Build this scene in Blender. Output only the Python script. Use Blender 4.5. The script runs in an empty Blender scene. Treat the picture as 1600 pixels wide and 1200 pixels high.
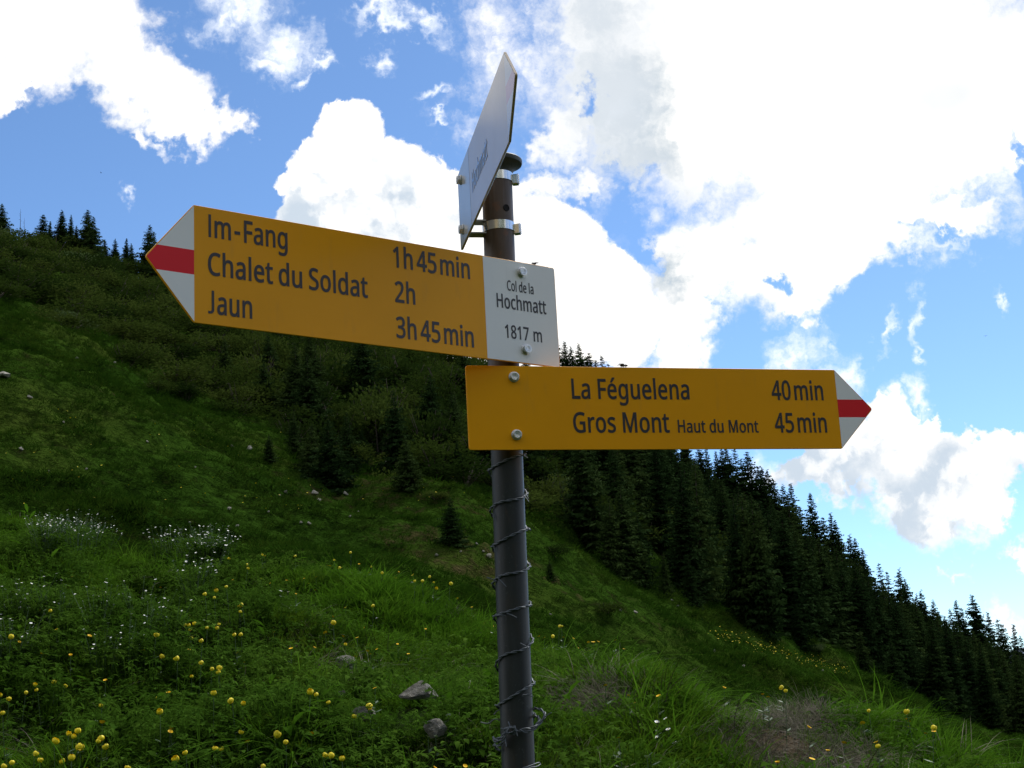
import bpy, math, random, json
import numpy as np
from mathutils import Vector, Matrix, Euler

# ------------------------------------------------------------------ camera, light, exposure
sc = bpy.context.scene
COL = sc.collection
F = 2296.889 / 1600.0                      # focal length in picture widths
PITCH, ROLL = math.radians(12.563464), math.radians(-3.0072)
cam_data = bpy.data.cameras.new('camera')
cam_data.sensor_width = 36.0
cam_data.lens = 36.0 * F
cam_data.clip_start = 0.05
cam_data.clip_end = 20000
cam = bpy.data.objects.new('camera', cam_data)
COL.objects.link(cam)
right = Vector((math.cos(ROLL), math.sin(ROLL) * -math.sin(PITCH), math.sin(ROLL) * math.cos(PITCH)))
fwd = Vector((0, math.cos(PITCH), math.sin(PITCH)))
upv = right.cross(fwd)
cam.matrix_world = Matrix(((right.x, upv.x, -fwd.x, 0), (right.y, upv.y, -fwd.y, 0), (right.z, upv.z, -fwd.z, 0), (0, 0, 0, 1)))
sc.camera = cam
sc.view_settings.view_transform = 'Standard'
sc.view_settings.look = 'None'
sc.view_settings.exposure = 0.15
sc.view_settings.gamma = 1.0
sc.view_settings.use_curve_mapping = False

SUN_AZ, SUN_EL = math.radians(38), math.radians(52)      # azimuth measured from +Y towards +X
sun_data = bpy.data.lights.new('sun', 'SUN')
sun_data.energy = 3.3
sun_data.angle = math.radians(16)
sun_data.color = (1.0, 0.96, 0.9)
sun = bpy.data.objects.new('sun', sun_data)
COL.objects.link(sun)
sun.rotation_euler = (math.pi / 2 - SUN_EL, 0, -SUN_AZ + math.pi)
# (a sun lamp shines along its -Z: tilt by 90-elevation, then turn so the light comes from SUN_AZ)
d_sun = Vector((math.sin(SUN_AZ) * math.cos(SUN_EL), math.cos(SUN_AZ) * math.cos(SUN_EL), math.sin(SUN_EL)))
sun.rotation_euler = (-d_sun).to_track_quat('-Z', 'Y').to_euler()

# ------------------------------------------------------------------ world: sky with clouds
world = bpy.data.worlds.new('World')
sc.world = world
world.use_nodes = True
wt = world.node_tree
wt.nodes.clear()


class NT:
    """small helper to write node trees"""
    def __init__(s, tree): s.t = tree

    def n(s, typ, **kw):
        nd = s.t.nodes.new(typ)
        for k, v in kw.items(): setattr(nd, k, v)
        return nd

    def put(s, sock, v):
        if isinstance(v, bpy.types.NodeSocket): s.t.links.new(v, sock)
        elif v is not None: sock.default_value = v

    def m(s, op, a, b=None, c=None, clamp=False):
        nd = s.n('ShaderNodeMath', operation=op, use_clamp=clamp)
        s.put(nd.inputs[0], a); s.put(nd.inputs[1], b); s.put(nd.inputs[2], c)
        return nd.outputs[0]

    def v(s, op, a, b=None, out=0):
        nd = s.n('ShaderNodeVectorMath', operation=op)
        s.put(nd.inputs[0], a); s.put(nd.inputs[1], b)
        return nd.outputs[out]

    def scale(s, a, k):
        nd = s.n('ShaderNodeVectorMath', operation='SCALE')
        s.put(nd.inputs[0], a); s.put(nd.inputs['Scale'], k)
        return nd.outputs[0]

    def step(s, x, a, b, lo=0.0, hi=1.0):
        nd = s.n('ShaderNodeMapRange', interpolation_type='SMOOTHSTEP')
        for i, q in enumerate((x, a, b, lo, hi)): s.put(nd.inputs[i], q)
        return nd.outputs[0]

    def noise(s, vec, scale, detail=5, rough=.55, dist=0.0, color=False, dim='3D'):
        nd = s.n('ShaderNodeTexNoise', noise_dimensions=dim)
        s.put(nd.inputs['Vector'], vec)
        nd.inputs['Scale'].default_value = scale
        nd.inputs['Detail'].default_value = detail
        nd.inputs['Roughness'].default_value = rough
        nd.inputs['Distortion'].default_value = dist
        return nd.outputs[1 if color else 0]

    def mix(s, fac, a, b, typ='RGBA', blend='MIX'):
        nd = s.n('ShaderNodeMix', data_type=typ, blend_type=blend)
        i = 6 if typ == 'RGBA' else 2
        s.put(nd.inputs[0], fac); s.put(nd.inputs[i], a); s.put(nd.inputs[i + 1], b)
        return nd.outputs[2 if typ == 'RGBA' else 0]

    def ramp(s, fac, stops):
        nd = s.n('ShaderNodeValToRGB')
        s.put(nd.inputs[0], fac)
        el = nd.color_ramp.elements
        while len(el) < len(stops): el.new(0.5)
        for e, (p, c) in zip(el, stops):
            e.position = p; e.color = tuple(c) + (1,) if len(c) == 3 else c
        return nd.outputs[0]


SKYTINT = (1.14, 1.42, 1.62, 1)
W = NT(wt)
tc = W.n('ShaderNodeTexCoord')
DIR = tc.outputs['Generated']
sky = W.n('ShaderNodeTexSky', sky_type='NISHITA')
sky.sun_disc = False
sky.sun_elevation = SUN_EL
sky.sun_rotation = SUN_AZ
sky.altitude = 1800
sky.air_density = 0.85
sky.dust_density = 1.1
sky.ozone_density = 1.6
# a fixed frame of directions round the view's heading, units of 1000 picture pixels
def comp(ax): return W.v('DOT_PRODUCT', DIR, tuple(ax), out=1)
cx, cy, cz = comp(right), comp(upv), comp(fwd)
czs = W.m('MAXIMUM', cz, 0.25)
K = 2.296889
pu = W.m('MULTIPLY', W.m('DIVIDE', cx, czs), K)
pv = W.m('MULTIPLY', W.m('DIVIDE', cy, czs), K)
comb = W.n('ShaderNodeCombineXYZ')
W.put(comb.inputs[0], pu); W.put(comb.inputs[1], pv)
P = comb.outputs[0]
# warp for ragged borders
w1 = W.scale(W.v('SUBTRACT', W.noise(P, 8, 4, .62, color=True, dim='2D'), (.5, .5, .5)), 0.13)
w2 = W.scale(W.v('SUBTRACT', W.noise(P, 30, 4, .65, color=True, dim='2D'), (.5, .5, .5)), 0.055)
PW = W.v('ADD', P, W.v('ADD', w1, w2))                     # for soft clouds
PK = W.v('ADD', P, W.v('ADD', W.scale(w1, .3), W.scale(w2, .35)))   # for heaped clouds

CHAIN = [None]
def blobs(vec, lst, smooth=0.12):
    """union of ellipses (u, v, ru, rv, turn clockwise in degrees[, weight]) given in picture pixels of a 1600x1200 frame"""
    acc = None
    if CHAIN[0] is not None:
        ma = W.n('ShaderNodeVectorMath', operation='MULTIPLY_ADD')
        W.put(ma.inputs[0], CHAIN[0]); ma.inputs[1].default_value = (0, 0, 1e-6); W.put(ma.inputs[2], vec)
        vec = ma.outputs[0]
    for e in lst:
        u, v_, ru, rv, a = e[:5]
        wgt = e[5] if len(e) > 5 else 0.0
        mp = W.n('ShaderNodeMapping', vector_type='TEXTURE')
        if acc is None: W.put(mp.inputs['Vector'], vec)
        else:                                     # chained, so that Cycles works the ellipses off one after the other
            ma = W.n('ShaderNodeVectorMath', operation='MULTIPLY_ADD')
            W.put(ma.inputs[0], acc); ma.inputs[1].default_value = (0, 0, 1e-6); W.put(ma.inputs[2], vec)
            W.put(mp.inputs['Vector'], ma.outputs[0])
        mp.inputs['Location'].default_value = ((u - 800) / 1000, -(v_ - 600) / 1000, 0)
        mp.inputs['Rotation'].default_value = (0, 0, -math.radians(a))
        mp.inputs['Scale'].default_value = (ru / 1000, rv / 1000, 1)
        ln = W.v('LENGTH', mp.outputs[0], out=1)
        f = W.m('SUBTRACT', 1.0 + wgt, ln)
        if acc is None: acc = f
        else: acc = W.m('SMOOTH_MAX', acc, f, smooth)
    CHAIN[0] = acc
    return acc

SOFT = [(50, 30, 200, 100, 14), (190, 110, 150, 72, 30), (292, 178, 86, 40, 22), (18, 118, 56, 30, -25), (355, 200, 40, 34, 10, -.15), (230, 205, 60, 24, 30, -.2),
        (1300, 90, 460, 250, 0, .15), (1005, 115, 135, 205, -8, .2), (1300, 300, 270, 120, -10), (1100, 420, 95, 120, 8),
        (1185, 430, 140, 72, -18), (1062, 535, 62, 70, 0), (1230, 470, 50, 28, 0), (1340, 400, 95, 44, -15), (1485, 335, 100, 42, -14),
        (1590, 180, 80, 120, 0), (925, 40, 68, 85, 0, .1), (905, 292, 84, 34, 15, -.2), (872, 200, 60, 90, 20, -.15), (838, 300, 60, 36, 0, -.1)]
HOLES = [(985, 330, 34, 62, -30, .1), (915, 157, 17, 22, 10, -.05), (1022, 400, 18, 40, -25, .1), (1215, 440, 20, 12, -20, -.2), (815, 215, 20, 60, 10, -.25),
         (895, 330, 46, 13, 35, .05), (1592, 262, 14, 50, 10, -.1), (1470, 362, 60, 12, 0, -.2), (1140, 560, 34, 70, 10, .1)]
WISP = [(385, 5, 85, 42, 15), (440, 62, 62, 44, 20), (425, 92, 36, 26, 10), (510, 97, 30, 15, 22), (468, 124, 26, 12, -20), (352, 28, 50, 40, 0, -.1),
        (590, 18, 60, 18, -20, -.15), (655, 22, 52, 20, 25, -.1), (585, 82, 24, 24, 0), (688, 148, 34, 15, -8, -.05), (700, 196, 30, 8, 0, -.3),
        (1245, 552, 46, 56, 20, .1), (1310, 590, 30, 50, -20), (1440, 500, 14, 38, -20, 0), (1458, 535, 26, 12, 20, -.05), (1385, 515, 12, 34, 20, -.15),
        (1565, 458, 26, 12, 35, -.05), (1435, 610, 26, 50, 6, 0), (1388, 630, 22, 30, 0, 0), (215, 312, 14, 20, 0, -.35),
        (1560, 960, 26, 18, 0, .1), (1590, 975, 40, 20, 0, .1), (1500, 895, 20, 8, 0, -.05), (1205, 745, 40, 40, 0, 0)]
HEAP = [(548, 206, 56, 50, 0), (505, 240, 36, 32, 0), (530, 262, 76, 54, 0), (472, 290, 42, 24, 0), (482, 345, 52, 66, 0), (620, 300, 118, 76, 25), (740, 360, 150, 84, 22),
        (860, 395, 120, 82, 22), (945, 440, 84, 60, 40), (975, 500, 56, 80, 0), (720, 480, 290, 110, 5), (560, 345, 60, 50, 0)]
HEAP2 = [(1345, 690, 80, 54, -10), (1440, 735, 140, 74, 10), (1545, 715, 60, 52, 0), (1460, 812, 100, 56, 10), (1290, 730, 76, 44, 0), (1548, 790, 40, 44, 0),
        (1600, 870, 26, 40, 0)]
GREY = [(965, 160, 85, 150, -10, .1), (985, 250, 75, 50, 10), (935, 30, 90, 50, 0, -.2), (1055, 430, 60, 90, 15, -.35), (900, 500, 120, 60, 0, -.35)]
GREY2 = [(1475, 152, 95, 55, -5, .1)]
GREY3 = [(470, 345, 90, 60, 10, .05), (540, 375, 110, 44, -10, .0), (620, 310, 70, 40, 0, -.3), (1390, 810, 150, 70, 8, .1), (1310, 740, 100, 60, 0, .0), (1470, 770, 110, 60, 10, -.1), (1250, 715, 80, 50, 0, .1)]

n_soft = W.noise(P, 9, 6, .64, dim='2D')
n_fine = W.noise(PW, 30, 5, .62, dim='2D')
n_big = W.noise(P, 4.2, 3, .5, dim='2D')
def c(x): return W.m('SUBTRACT', x, .5)
def am(x, k): return W.m('MULTIPLY', c(x), k)

fs = W.m('ADD', blobs(PW, SOFT), W.m('ADD', am(n_soft, 1.0), am(n_fine, .38)))
fh = W.m('ADD', blobs(PW, HOLES, .05), W.m('ADD', am(n_fine, 1.3), am(n_soft, 1.1)))
d_soft = W.m('MULTIPLY', W.step(fs, -.20, .46), W.step(fh, .55, -.50))
fw = W.m('ADD', blobs(PW, WISP), W.m('ADD', am(n_fine, 1.0), am(n_soft, 1.5)))
d_wisp = W.m('POWER', W.step(fw, -.35, 1.25), 1.25)
fk = W.m('ADD', blobs(PK, HEAP, .03), W.m('ADD', am(n_fine, .20), am(n_soft, .10)))
fk2 = W.m('ADD', blobs(PW, HEAP2, .06), W.m('ADD', am(n_fine, .45), am(n_soft, .75)))
low_soft = W.step(W.m('ADD', pv, am(n_soft, .12)), -.10, -.27)                # ragged top, fraying underside
d_heap = W.m('MAXIMUM', W.step(fk, -.03, .09), W.step(fk2, -.12, W.m('ADD', W.m('MULTIPLY', low_soft, .45), .10)))
# brightness of the clouds: white where lit, blue-grey undersides
g1 = W.step(W.m('ADD', blobs(PW, GREY, .1), W.m('ADD', am(n_fine, .7), am(n_soft, 1.3))), -.45, .85)
g2 = W.step(W.m('ADD', blobs(P, GREY2, .1), am(n_soft, .5)), -.1, .9)
g3 = W.step(W.m('ADD', blobs(PK, GREY3, .15), W.m('ADD', am(n_fine, .9), am(W.noise(P, 13, 4, .5, dim='2D'), 3.2))), -.6, .9)
shade_s = W.m('MAXIMUM', g1, W.m('MULTIPLY', g2, .45))
c_white = (12.2, 11.8, 11.2, 1)
c_grey = (5.0, 5.8, 6.5, 1)
col_soft = W.mix(shade_s, c_white, c_grey)
col_soft = W.mix(W.m('MULTIPLY', W.step(n_big, .60, .30), .60), col_soft, (7.7, 8.1, 8.6, 1))
col_soft = W.mix(W.m('MULTIPLY', W.step(n_soft, .50, .25), .35), col_soft, (7.3, 7.9, 8.6, 1))
lump = W.noise(PK, 17, 5, .55, dim='2D')
col_heap = W.mix(W.m('MULTIPLY', W.step(lump, .56, .36), .60), c_white, (7.6, 8.1, 8.6, 1))
col_heap = W.mix(W.m('MULTIPLY', g3, W.m('ADD', W.m('MULTIPLY', W.step(lump, .62, .42), .45), .5)), col_heap, (5.6, 6.5, 7.5, 1))
skyc = W.mix(1.0, sky.outputs[0], SKYTINT, blend='MULTIPLY')
col = W.mix(d_wisp, skyc, (10.5, 10.9, 11.4, 1))
col = W.mix(d_heap, col, col_heap)
col = W.mix(d_soft, col, col_soft)
# away from the view the same kind of broken cloud goes on
gdir = W.v('MULTIPLY', DIR, (1, 1, 1.7))
gn = W.noise(gdir, 2.6, 8, .58, dist=.3)
gd = W.step(gn, .43, .56)
gs = W.step(W.noise(gdir, 4.3, 5, .5), .45, .7)
gcol = W.mix(W.m('MULTIPLY', gs, .8), c_white, c_grey)
gen = W.mix(gd, skyc, gcol)
inview = W.step(cz, .80, .90)
final = W.mix(inview, gen, col)
bg = W.n('ShaderNodeBackground')
W.put(bg.inputs[0], final)
bg.inputs[1].default_value = 0.10
wo = W.n('ShaderNodeOutputWorld')
wt.links.new(bg.outputs[0], wo.inputs[0])
world.cycles.sampling_method = 'MANUAL'
world.cycles.sample_map_resolution = 512

# ------------------------------------------------------------------ helpers
rng = np.random.default_rng(7)
rnd = random.Random(11)
PI = math.pi


def ray(u, v):
    """direction (x, y, z) seen at the spot u, v of the 1600x1200 frame, from the camera at the origin"""
    f = 2296.889
    x3, z3 = (u - 800) / f, -(v - 600) / f
    x = x3 * math.cos(ROLL) - z3 * math.sin(ROLL)
    z2 = x3 * math.sin(ROLL) + z3 * math.cos(ROLL)
    return np.array([x, math.cos(PITCH) - z2 * math.sin(PITCH), math.sin(PITCH) + z2 * math.cos(PITCH)])


def azel(u, v):
    r = ray(u, v)
    return math.atan2(r[0], r[1]), math.atan2(r[2], math.hypot(r[0], r[1]))


def to_pix(x, y, z):
    f = 2296.889
    y2 = y * math.cos(PITCH) + z * math.sin(PITCH); z2 = -y * math.sin(PITCH) + z * math.cos(PITCH)
    x3 = x * math.cos(ROLL) + z2 * math.sin(ROLL); z3 = -x * math.sin(ROLL) + z2 * math.cos(ROLL)
    y2 = np.maximum(y2, 1e-3)
    return 800 + f * x3 / y2, 600 - f * z3 / y2


def tag(o, label=None, cat=None, group=None, kind=None):
    if label: o['label'] = label
    if cat: o['category'] = cat
    if group: o['group'] = group
    if kind: o['kind'] = kind
    return o


def link(o, parent=None):
    COL.objects.link(o)
    if parent: o.parent = parent
    return o


def empty(name, loc=(0, 0, 0), rz=0.0, scale=1.0):
    o = bpy.data.objects.new(name, None)
    o.empty_display_size = 0.1
    COL.objects.link(o)
    o.location = loc; o.rotation_euler = (0, 0, rz); o.scale = (scale,) * 3
    return o


def mesh_np(name, verts, faces, mats=(), smooth=False, midx=None):
    """mesh out of an array of vertices and an array (n, 3 or 4) of faces, or a list of both"""
    me = bpy.data.meshes.new(name)
    verts = np.asarray(verts, dtype=np.float32).reshape(-1, 3)
    if isinstance(faces, np.ndarray): faces = [faces]
    faces = [f for f in faces if len(f)]
    nl = sum(f.size for f in faces); nf = sum(len(f) for f in faces)
    me.vertices.add(len(verts)); me.vertices.foreach_set('co', verts.ravel())
    me.loops.add(nl); me.loops.foreach_set('vertex_index', np.concatenate([f.ravel() for f in faces]).astype(np.int32))
    me.polygons.add(nf)
    tot = np.concatenate([np.full(len(f), f.shape[1]) for f in faces]).astype(np.int32)
    me.polygons.foreach_set('loop_start', (np.cumsum(tot) - tot).astype(np.int32))
    me.polygons.foreach_set('loop_total', tot)
    for m_ in mats: me.materials.append(m_)
    if midx is not None: me.polygons.foreach_set('material_index', np.asarray(midx, dtype=np.int32))
    me.update(calc_edges=True)
    if smooth: me.polygons.foreach_set('use_smooth', np.ones(nf, dtype=bool))
    return me


class MB:
    """collects simple shapes into one mesh"""
    def __init__(s): s.v = []; s.f = []; s.mi = []

    def add(s, vs, fs, mi=0):
        b = len(s.v)
        s.v += [tuple(p) for p in vs]; s.f += [tuple(i + b for i in f) for f in fs]; s.mi += [mi] * len(fs)

    def tube(s, pts, rad, n=8, mi=0, cap=True):
        pts = [Vector(p) for p in pts]; rings = []
        rads = rad if hasattr(rad, '__len__') else [rad] * len(pts)
        ref = None
        for i, p in enumerate(pts):
            t = (pts[min(i + 1, len(pts) - 1)] - pts[max(i - 1, 0)]).normalized()
            if ref is None: ref = t.orthogonal().normalized()
            ref = (ref - t * ref.dot(t)).normalized()
            b = t.cross(ref)
            rings.append([p + (ref * math.cos(a) + b * math.sin(a)) * rads[i] for a in [2 * PI * k / n for k in range(n)]])
        vs = [q for r in rings for q in r]
        fs = [(i * n + k, i * n + (k + 1) % n, (i + 1) * n + (k + 1) % n, (i + 1) * n + k) for i in range(len(pts) - 1) for k in range(n)]
        if cap: fs += [tuple(range(n - 1, -1, -1)), tuple((len(pts) - 1) * n + k for k in range(n))]
        s.add(vs, fs, mi)

    def lathe(s, prof, n=32, mi=0, M=None, cap=True):
        vs = []
        for r, z in prof:
            for k in range(n):
                a = 2 * PI * k / n
                p = Vector((r * math.cos(a), r * math.sin(a), z))
                vs.append(M @ p if M else p)
        fs = [(i * n + k, i * n + (k + 1) % n, (i + 1) * n + (k + 1) % n, (i + 1) * n + k) for i in range(len(prof) - 1) for k in range(n)]
        if cap: fs += [tuple(range(n - 1, -1, -1)), tuple((len(prof) - 1) * n + k for k in range(n))]
        s.add(vs, fs, mi)

    def prism(s, poly, y0, y1, mi=0, M=None, bevel=0.0):
        """outline (x, z) extruded from y0 to y1, edges optionally rounded by one chamfer ring"""
        n = len(poly)
        if bevel:
            c = [sum(p[0] for p in poly) / n, sum(p[1] for p in poly) / n]
            def inset(d):
                o = []
                for i in range(n):
                    a, b, e = poly[i - 1], poly[i], poly[(i + 1) % n]
                    n1 = Vector((b[1] - a[1], a[0] - b[0])).normalized(); n2 = Vector((e[1] - b[1], b[0] - e[0])).normalized()
                    k = max(1 + n1.dot(n2), .3)
                    o.append((b[0] + (n1 + n2)[0] / k * d, b[1] + (n1 + n2)[1] / k * d))
                return o
            area = sum(poly[i][0] * poly[(i + 1) % n][1] - poly[(i + 1) % n][0] * poly[i][1] for i in range(n))
            q = inset(-bevel if area > 0 else bevel)
            rings = [(q, y0), (poly, y0 + bevel), (poly, y1 - bevel), (q, y1)]
        else: rings = [(poly, y0), (poly, y1)]
        vs = [(p[0], y, p[1]) for r, y in rings for p in r]
        if M: vs = [M @ Vector(p) for p in vs]
        fs = [(i * n + k, i * n + (k + 1) % n, (i + 1) * n + (k + 1) % n, (i + 1) * n + k) for i in range(len(rings) - 1) for k in range(n)]
        fs += [tuple(range(n - 1, -1, -1)), tuple((len(rings) - 1) * n + k for k in range(n))]
        s.add(vs, fs, mi)

    def mesh(s, name, mats, smooth=False):
        me = bpy.data.meshes.new(name)
        me.from_pydata([tuple(p) for p in s.v], [], s.f)
        for m_ in mats: me.materials.append(m_)
        me.polygons.foreach_set('material_index', s.mi)
        import bmesh
        bm = bmesh.new(); bm.from_mesh(me); bmesh.ops.recalc_face_normals(bm, faces=bm.faces); bm.to_mesh(me); bm.free()
        if smooth:
            me.polygons.foreach_set('use_smooth', [True] * len(me.polygons))
            me.set_sharp_from_angle(angle=math.radians(38))
        me.update()
        return me

    def build(s, name, mats, parent=None, smooth=False):
        if not isinstance(mats, (list, tuple)): mats = [mats]
        o = bpy.data.objects.new(name, s.mesh(name, mats, smooth))
        return link(o, parent)


def material(name, rough=.6, metal=0.0, spec=.5, coat=0.0):
    m_ = bpy.data.materials.new(name); m_.use_nodes = True
    t = m_.node_tree; b = t.nodes['Principled BSDF']
    b.inputs['Roughness'].default_value = rough; b.inputs['Metallic'].default_value = metal
    b.inputs['Specular IOR Level'].default_value = spec; b.inputs['Coat Weight'].default_value = coat
    b.inputs['Coat Roughness'].default_value = .12
    return m_, NT(t), b


def bump(N, b, height, dist, strength=1.0):
    bp = N.n('ShaderNodeBump'); bp.inputs['Strength'].default_value = strength; bp.inputs['Distance'].default_value = dist
    N.put(bp.inputs['Height'], height); N.put(b.inputs['Normal'], bp.outputs[0])


def objco(N): return N.n('ShaderNodeTexCoord').outputs['Object']
def geopos(N): return N.n('ShaderNodeNewGeometry').outputs['Position']


def leaf_material(name, cols, rough=.55, transl=.3, noise_scale=.5, vary=.5, spec=.3):
    """foliage: colour between two greens by place and by plant; some light passes through"""
    m_, N, b = material(name, 1.0, spec=spec * .15)
    info = N.n('ShaderNodeObjectInfo')
    pos = geopos(N)
    a = N.noise(pos, noise_scale, 3, .6)
    f = N.m('ADD', N.m('MULTIPLY', N.m('SUBTRACT', a, .5), 1.6), N.m('MULTIPLY', info.outputs['Random'], vary), clamp=False)
    f = N.m('ADD', f, .5 - vary / 2, clamp=True)
    c = N.ramp(f, [(i / (len(cols) - 1), k) for i, k in enumerate(cols)])
    fine = N.noise(pos, 9 * noise_scale + 4, 2, .5)
    c = N.mix(N.m('MULTIPLY', N.step(fine, .35, .7), .5), c, tuple(k * .8 for k in cols[0]) + (1,))
    N.put(b.inputs['Base Color'], c)
    tr = N.n('ShaderNodeBsdfTranslucent'); N.put(tr.inputs[0], c)
    mx = N.n('ShaderNodeMixShader'); mx.inputs[0].default_value = transl
    N.t.links.new(b.outputs[0], mx.inputs[1]); N.t.links.new(tr.outputs[0], mx.inputs[2])
    out = [n for n in N.t.nodes if n.type == 'OUTPUT_MATERIAL'][0]
    N.t.links.new(mx.outputs[0], out.inputs[0])
    return m_


# value noise on arrays
_perm = rng.random((256, 256))
def vnoise(x, y, seed=0):
    x = x + seed * 17.13; y = y + seed * 31.7
    xi, yi = np.floor(x).astype(int), np.floor(y).astype(int)
    fx, fy = x - xi, y - yi
    fx = fx * fx * (3 - 2 * fx); fy = fy * fy * (3 - 2 * fy)
    g = lambda a, b: _perm[a & 255, b & 255]
    return (g(xi, yi) * (1 - fx) + g(xi + 1, yi) * fx) * (1 - fy) + (g(xi, yi + 1) * (1 - fx) + g(xi + 1, yi + 1) * fx) * fy - .5
def fbm(x, y, o=4, seed=0, gain=.5):
    s = 0; a = 1.0
    for k in range(o): s = s + a * vnoise(x * 2 ** k, y * 2 ** k, seed + k); a *= gain
    return s

# ------------------------------------------------------------------ terrain
# each line of the land is given by places on it: (u, v of the photograph's frame, distance in metres)
CREST = [(-300, 790, 17), (0, 803, 16), (100, 812, 15), (200, 846, 14.5), (300, 838, 14), (370, 858, 13.5), (500, 864, 13), (600, 878, 13), (700, 915, 12.5), (800, 955, 12),
         (880, 965, 11.5), (950, 985, 11), (1010, 1005, 10.5), (1060, 1050, 10.2), (1110, 1095, 9.8), (1200, 1098, 9.6), (1333, 1128, 9.4), (1424, 1150, 9.2), (1515, 1182, 9), (1600, 1215, 9), (1900, 1330, 9)]
NEAR = [(-300, 1190, 6.6), (0, 1200, 6.4), (400, 1200, 6.2), (800, 1200, 6.0), (1200, 1210, 6.0), (1600, 1260, 6.0), (1900, 1400, 6.)]
TREEL = [(-300, 400, 100), (0, 468, 95), (100, 520, 90), (190, 565, 88), (260, 625, 85), (330, 660, 82), (430, 700, 80), (520, 750, 78), (640, 755, 75), (720, 745, 75), (820, 800, 75), (900, 862, 75),
         (960, 898, 76), (1030, 925, 78), (1080, 942, 82), (1200, 978, 92), (1260, 1008, 100), (1380, 1060, 112), (1460, 1108, 120), (1600, 1168, 130), (1900, 1290, 150)]
SKYL = [(-300, 300, 180), (0, 352, 170), (60, 366, 168), (100, 380, 166), (200, 405, 162), (240, 416, 160), (350, 455, 155), (500, 510, 150), (620, 545, 150), (720, 572, 150), (800, 600, 150), (900, 650, 150),
        (1000, 712, 152), (1100, 800, 158), (1200, 880, 165), (1300, 950, 172), (1400, 1020, 178), (1500, 1085, 185), (1600, 1150, 190), (1900, 1280, 210)]


def curve(pts):
    q = sorted((azel(u, v) + (r,)) for u, v, r in pts)
    q = np.array(q)
    return lambda a: (np.interp(a, q[:, 0], q[:, 1]), np.interp(a, q[:, 0], q[:, 2]))
c_crest, c_near, c_tree, c_sky = map(curve, (CREST, NEAR, TREEL, SKYL))

az_in = np.arange(-27, 27.001, 0.14)
az_out1 = np.arange(-180, -27, 3.0); az_out2 = np.arange(27.9, 180.01, 3.0)
AZ = np.radians(np.concatenate([az_out1, az_in, az_out2]))
RR = np.concatenate([np.geomspace(.4, 5, 22)[:-1], np.geomspace(5, 19, 190)[:-1], np.geomspace(19, 40, 40)[:-1], np.geomspace(40, 215, 250)[:-1], np.geomspace(215, 1500, 40)])
A2, R2 = np.meshgrid(AZ, RR, indexing='ij')


def make_heights():
    el_c, r_c = c_crest(AZ); el_n, r_n = c_near(AZ); el_b, r_b = c_tree(AZ); el_s, r_s = c_sky(AZ)
    zc = np.tan(el_c) * r_c - .26
    Z = np.zeros_like(A2)
    zb, zs = np.tan(el_b) * r_b, np.tan(el_s) * r_s
    zs = zs - 1.9 * np.clip((azel(430, 600)[0] - AZ) / math.radians(3), 0, 1)
    zh = np.tan(el_c - math.radians(.7)) * 46
    for i in range(len(AZ)):
        rs = [0.1, 2.7, r_n[i], r_c[i], r_c[i] * 1.12, r_c[i] * 1.5, 34, 46, r_b[i], r_s[i], r_s[i] * 1.2, r_s[i] * 2, 1600]
        zsv = [-1.62, -1.58, np.tan(el_n[i]) * r_n[i], zc[i], zc[i] + .02, zc[i] - .8, zh[i] - 2.2, zh[i], zb[i], zs[i], zs[i] + 1.5, zs[i] - 40, -220]
        Z[i] = np.interp(RR, rs, zsv)
    # round the kinks along the distance, then a little sideways
    k = np.exp(-np.linspace(-2, 2, 9) ** 2); k /= k.sum()
    Zp = np.pad(Z, ((0, 0), (4, 4)), 'edge')
    Zf = sum(k[j] * Zp[:, j:j + Z.shape[1]] for j in range(9))
    Zp = np.pad(Zf, ((4, 4), (0, 0)), 'edge')
    Zf = sum(k[j] * Zp[j:j + Z.shape[0]] for j in range(9))
    X, Y = R2 * np.sin(A2), R2 * np.cos(A2)
    # relief: hummocks in the meadow, cattle steps and humps on the hillside
    near = np.clip((R2 - 3.0) / 2, 0, 1) * np.clip((26 - R2) / 10, 0, 1)
    hum = fbm(X * .8, Y * .8, 4, 3) * .30 + np.maximum(fbm(X * .4, Y * .4, 2, 9), 0) * .40 - np.maximum(fbm(X * 1.3, Y * 1.3, 2, 14) - .12, 0) * .35
    far = np.clip((R2 - 38) / 12, 0, 1) * np.clip((260 - R2) / 60, 0, 1)
    steps = fbm(X * .16 + Z * .25, Y * .16, 5, 21, .55) * 1.5 + fbm(X * .14, Z * 1.1 + X * .12, 4, 31, .6) * .95 + fbm(X * .6, Y * .6, 3, 36, .6) * .35
    Zf = Zf + near * (hum - .05) + far * (steps - .1)
    # bitten-away earth steps right of the pole
    for (u, v_, ru, rv, dep) in BITES:
        p = hit_tab(Zf, u, v_)
        d = np.hypot((X - p[0]) / ru, (Y - p[1]) / rv) + fbm(X * 2.2, Y * 2.2, 3, 5) * .5
        Zf = Zf - dep * np.clip(1.15 - d, 0, 1) ** .5 * (d < 1.15)
    # beside the viewer the pass falls away, behind it the next slope rises
    w = np.clip((np.abs(A2) - math.radians(32)) / math.radians(45), 0, 1); w = w * w * (3 - 2 * w)
    back = -1.6 - .05 * np.minimum(R2, 35) + .46 * np.clip(R2 - 35, 0, 330) - .5 * np.clip(R2 - 420, 0, 2000) + fbm(X * .02, Y * .02, 3, 40) * np.minimum(R2 * .12, 16)
    side = np.clip((np.abs(A2) - math.radians(95)) / math.radians(45), 0, 1)
    back = back * side + (1 - side) * (-1.6 - .07 * R2)
    return Zf * (1 - w) + back * w


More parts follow.
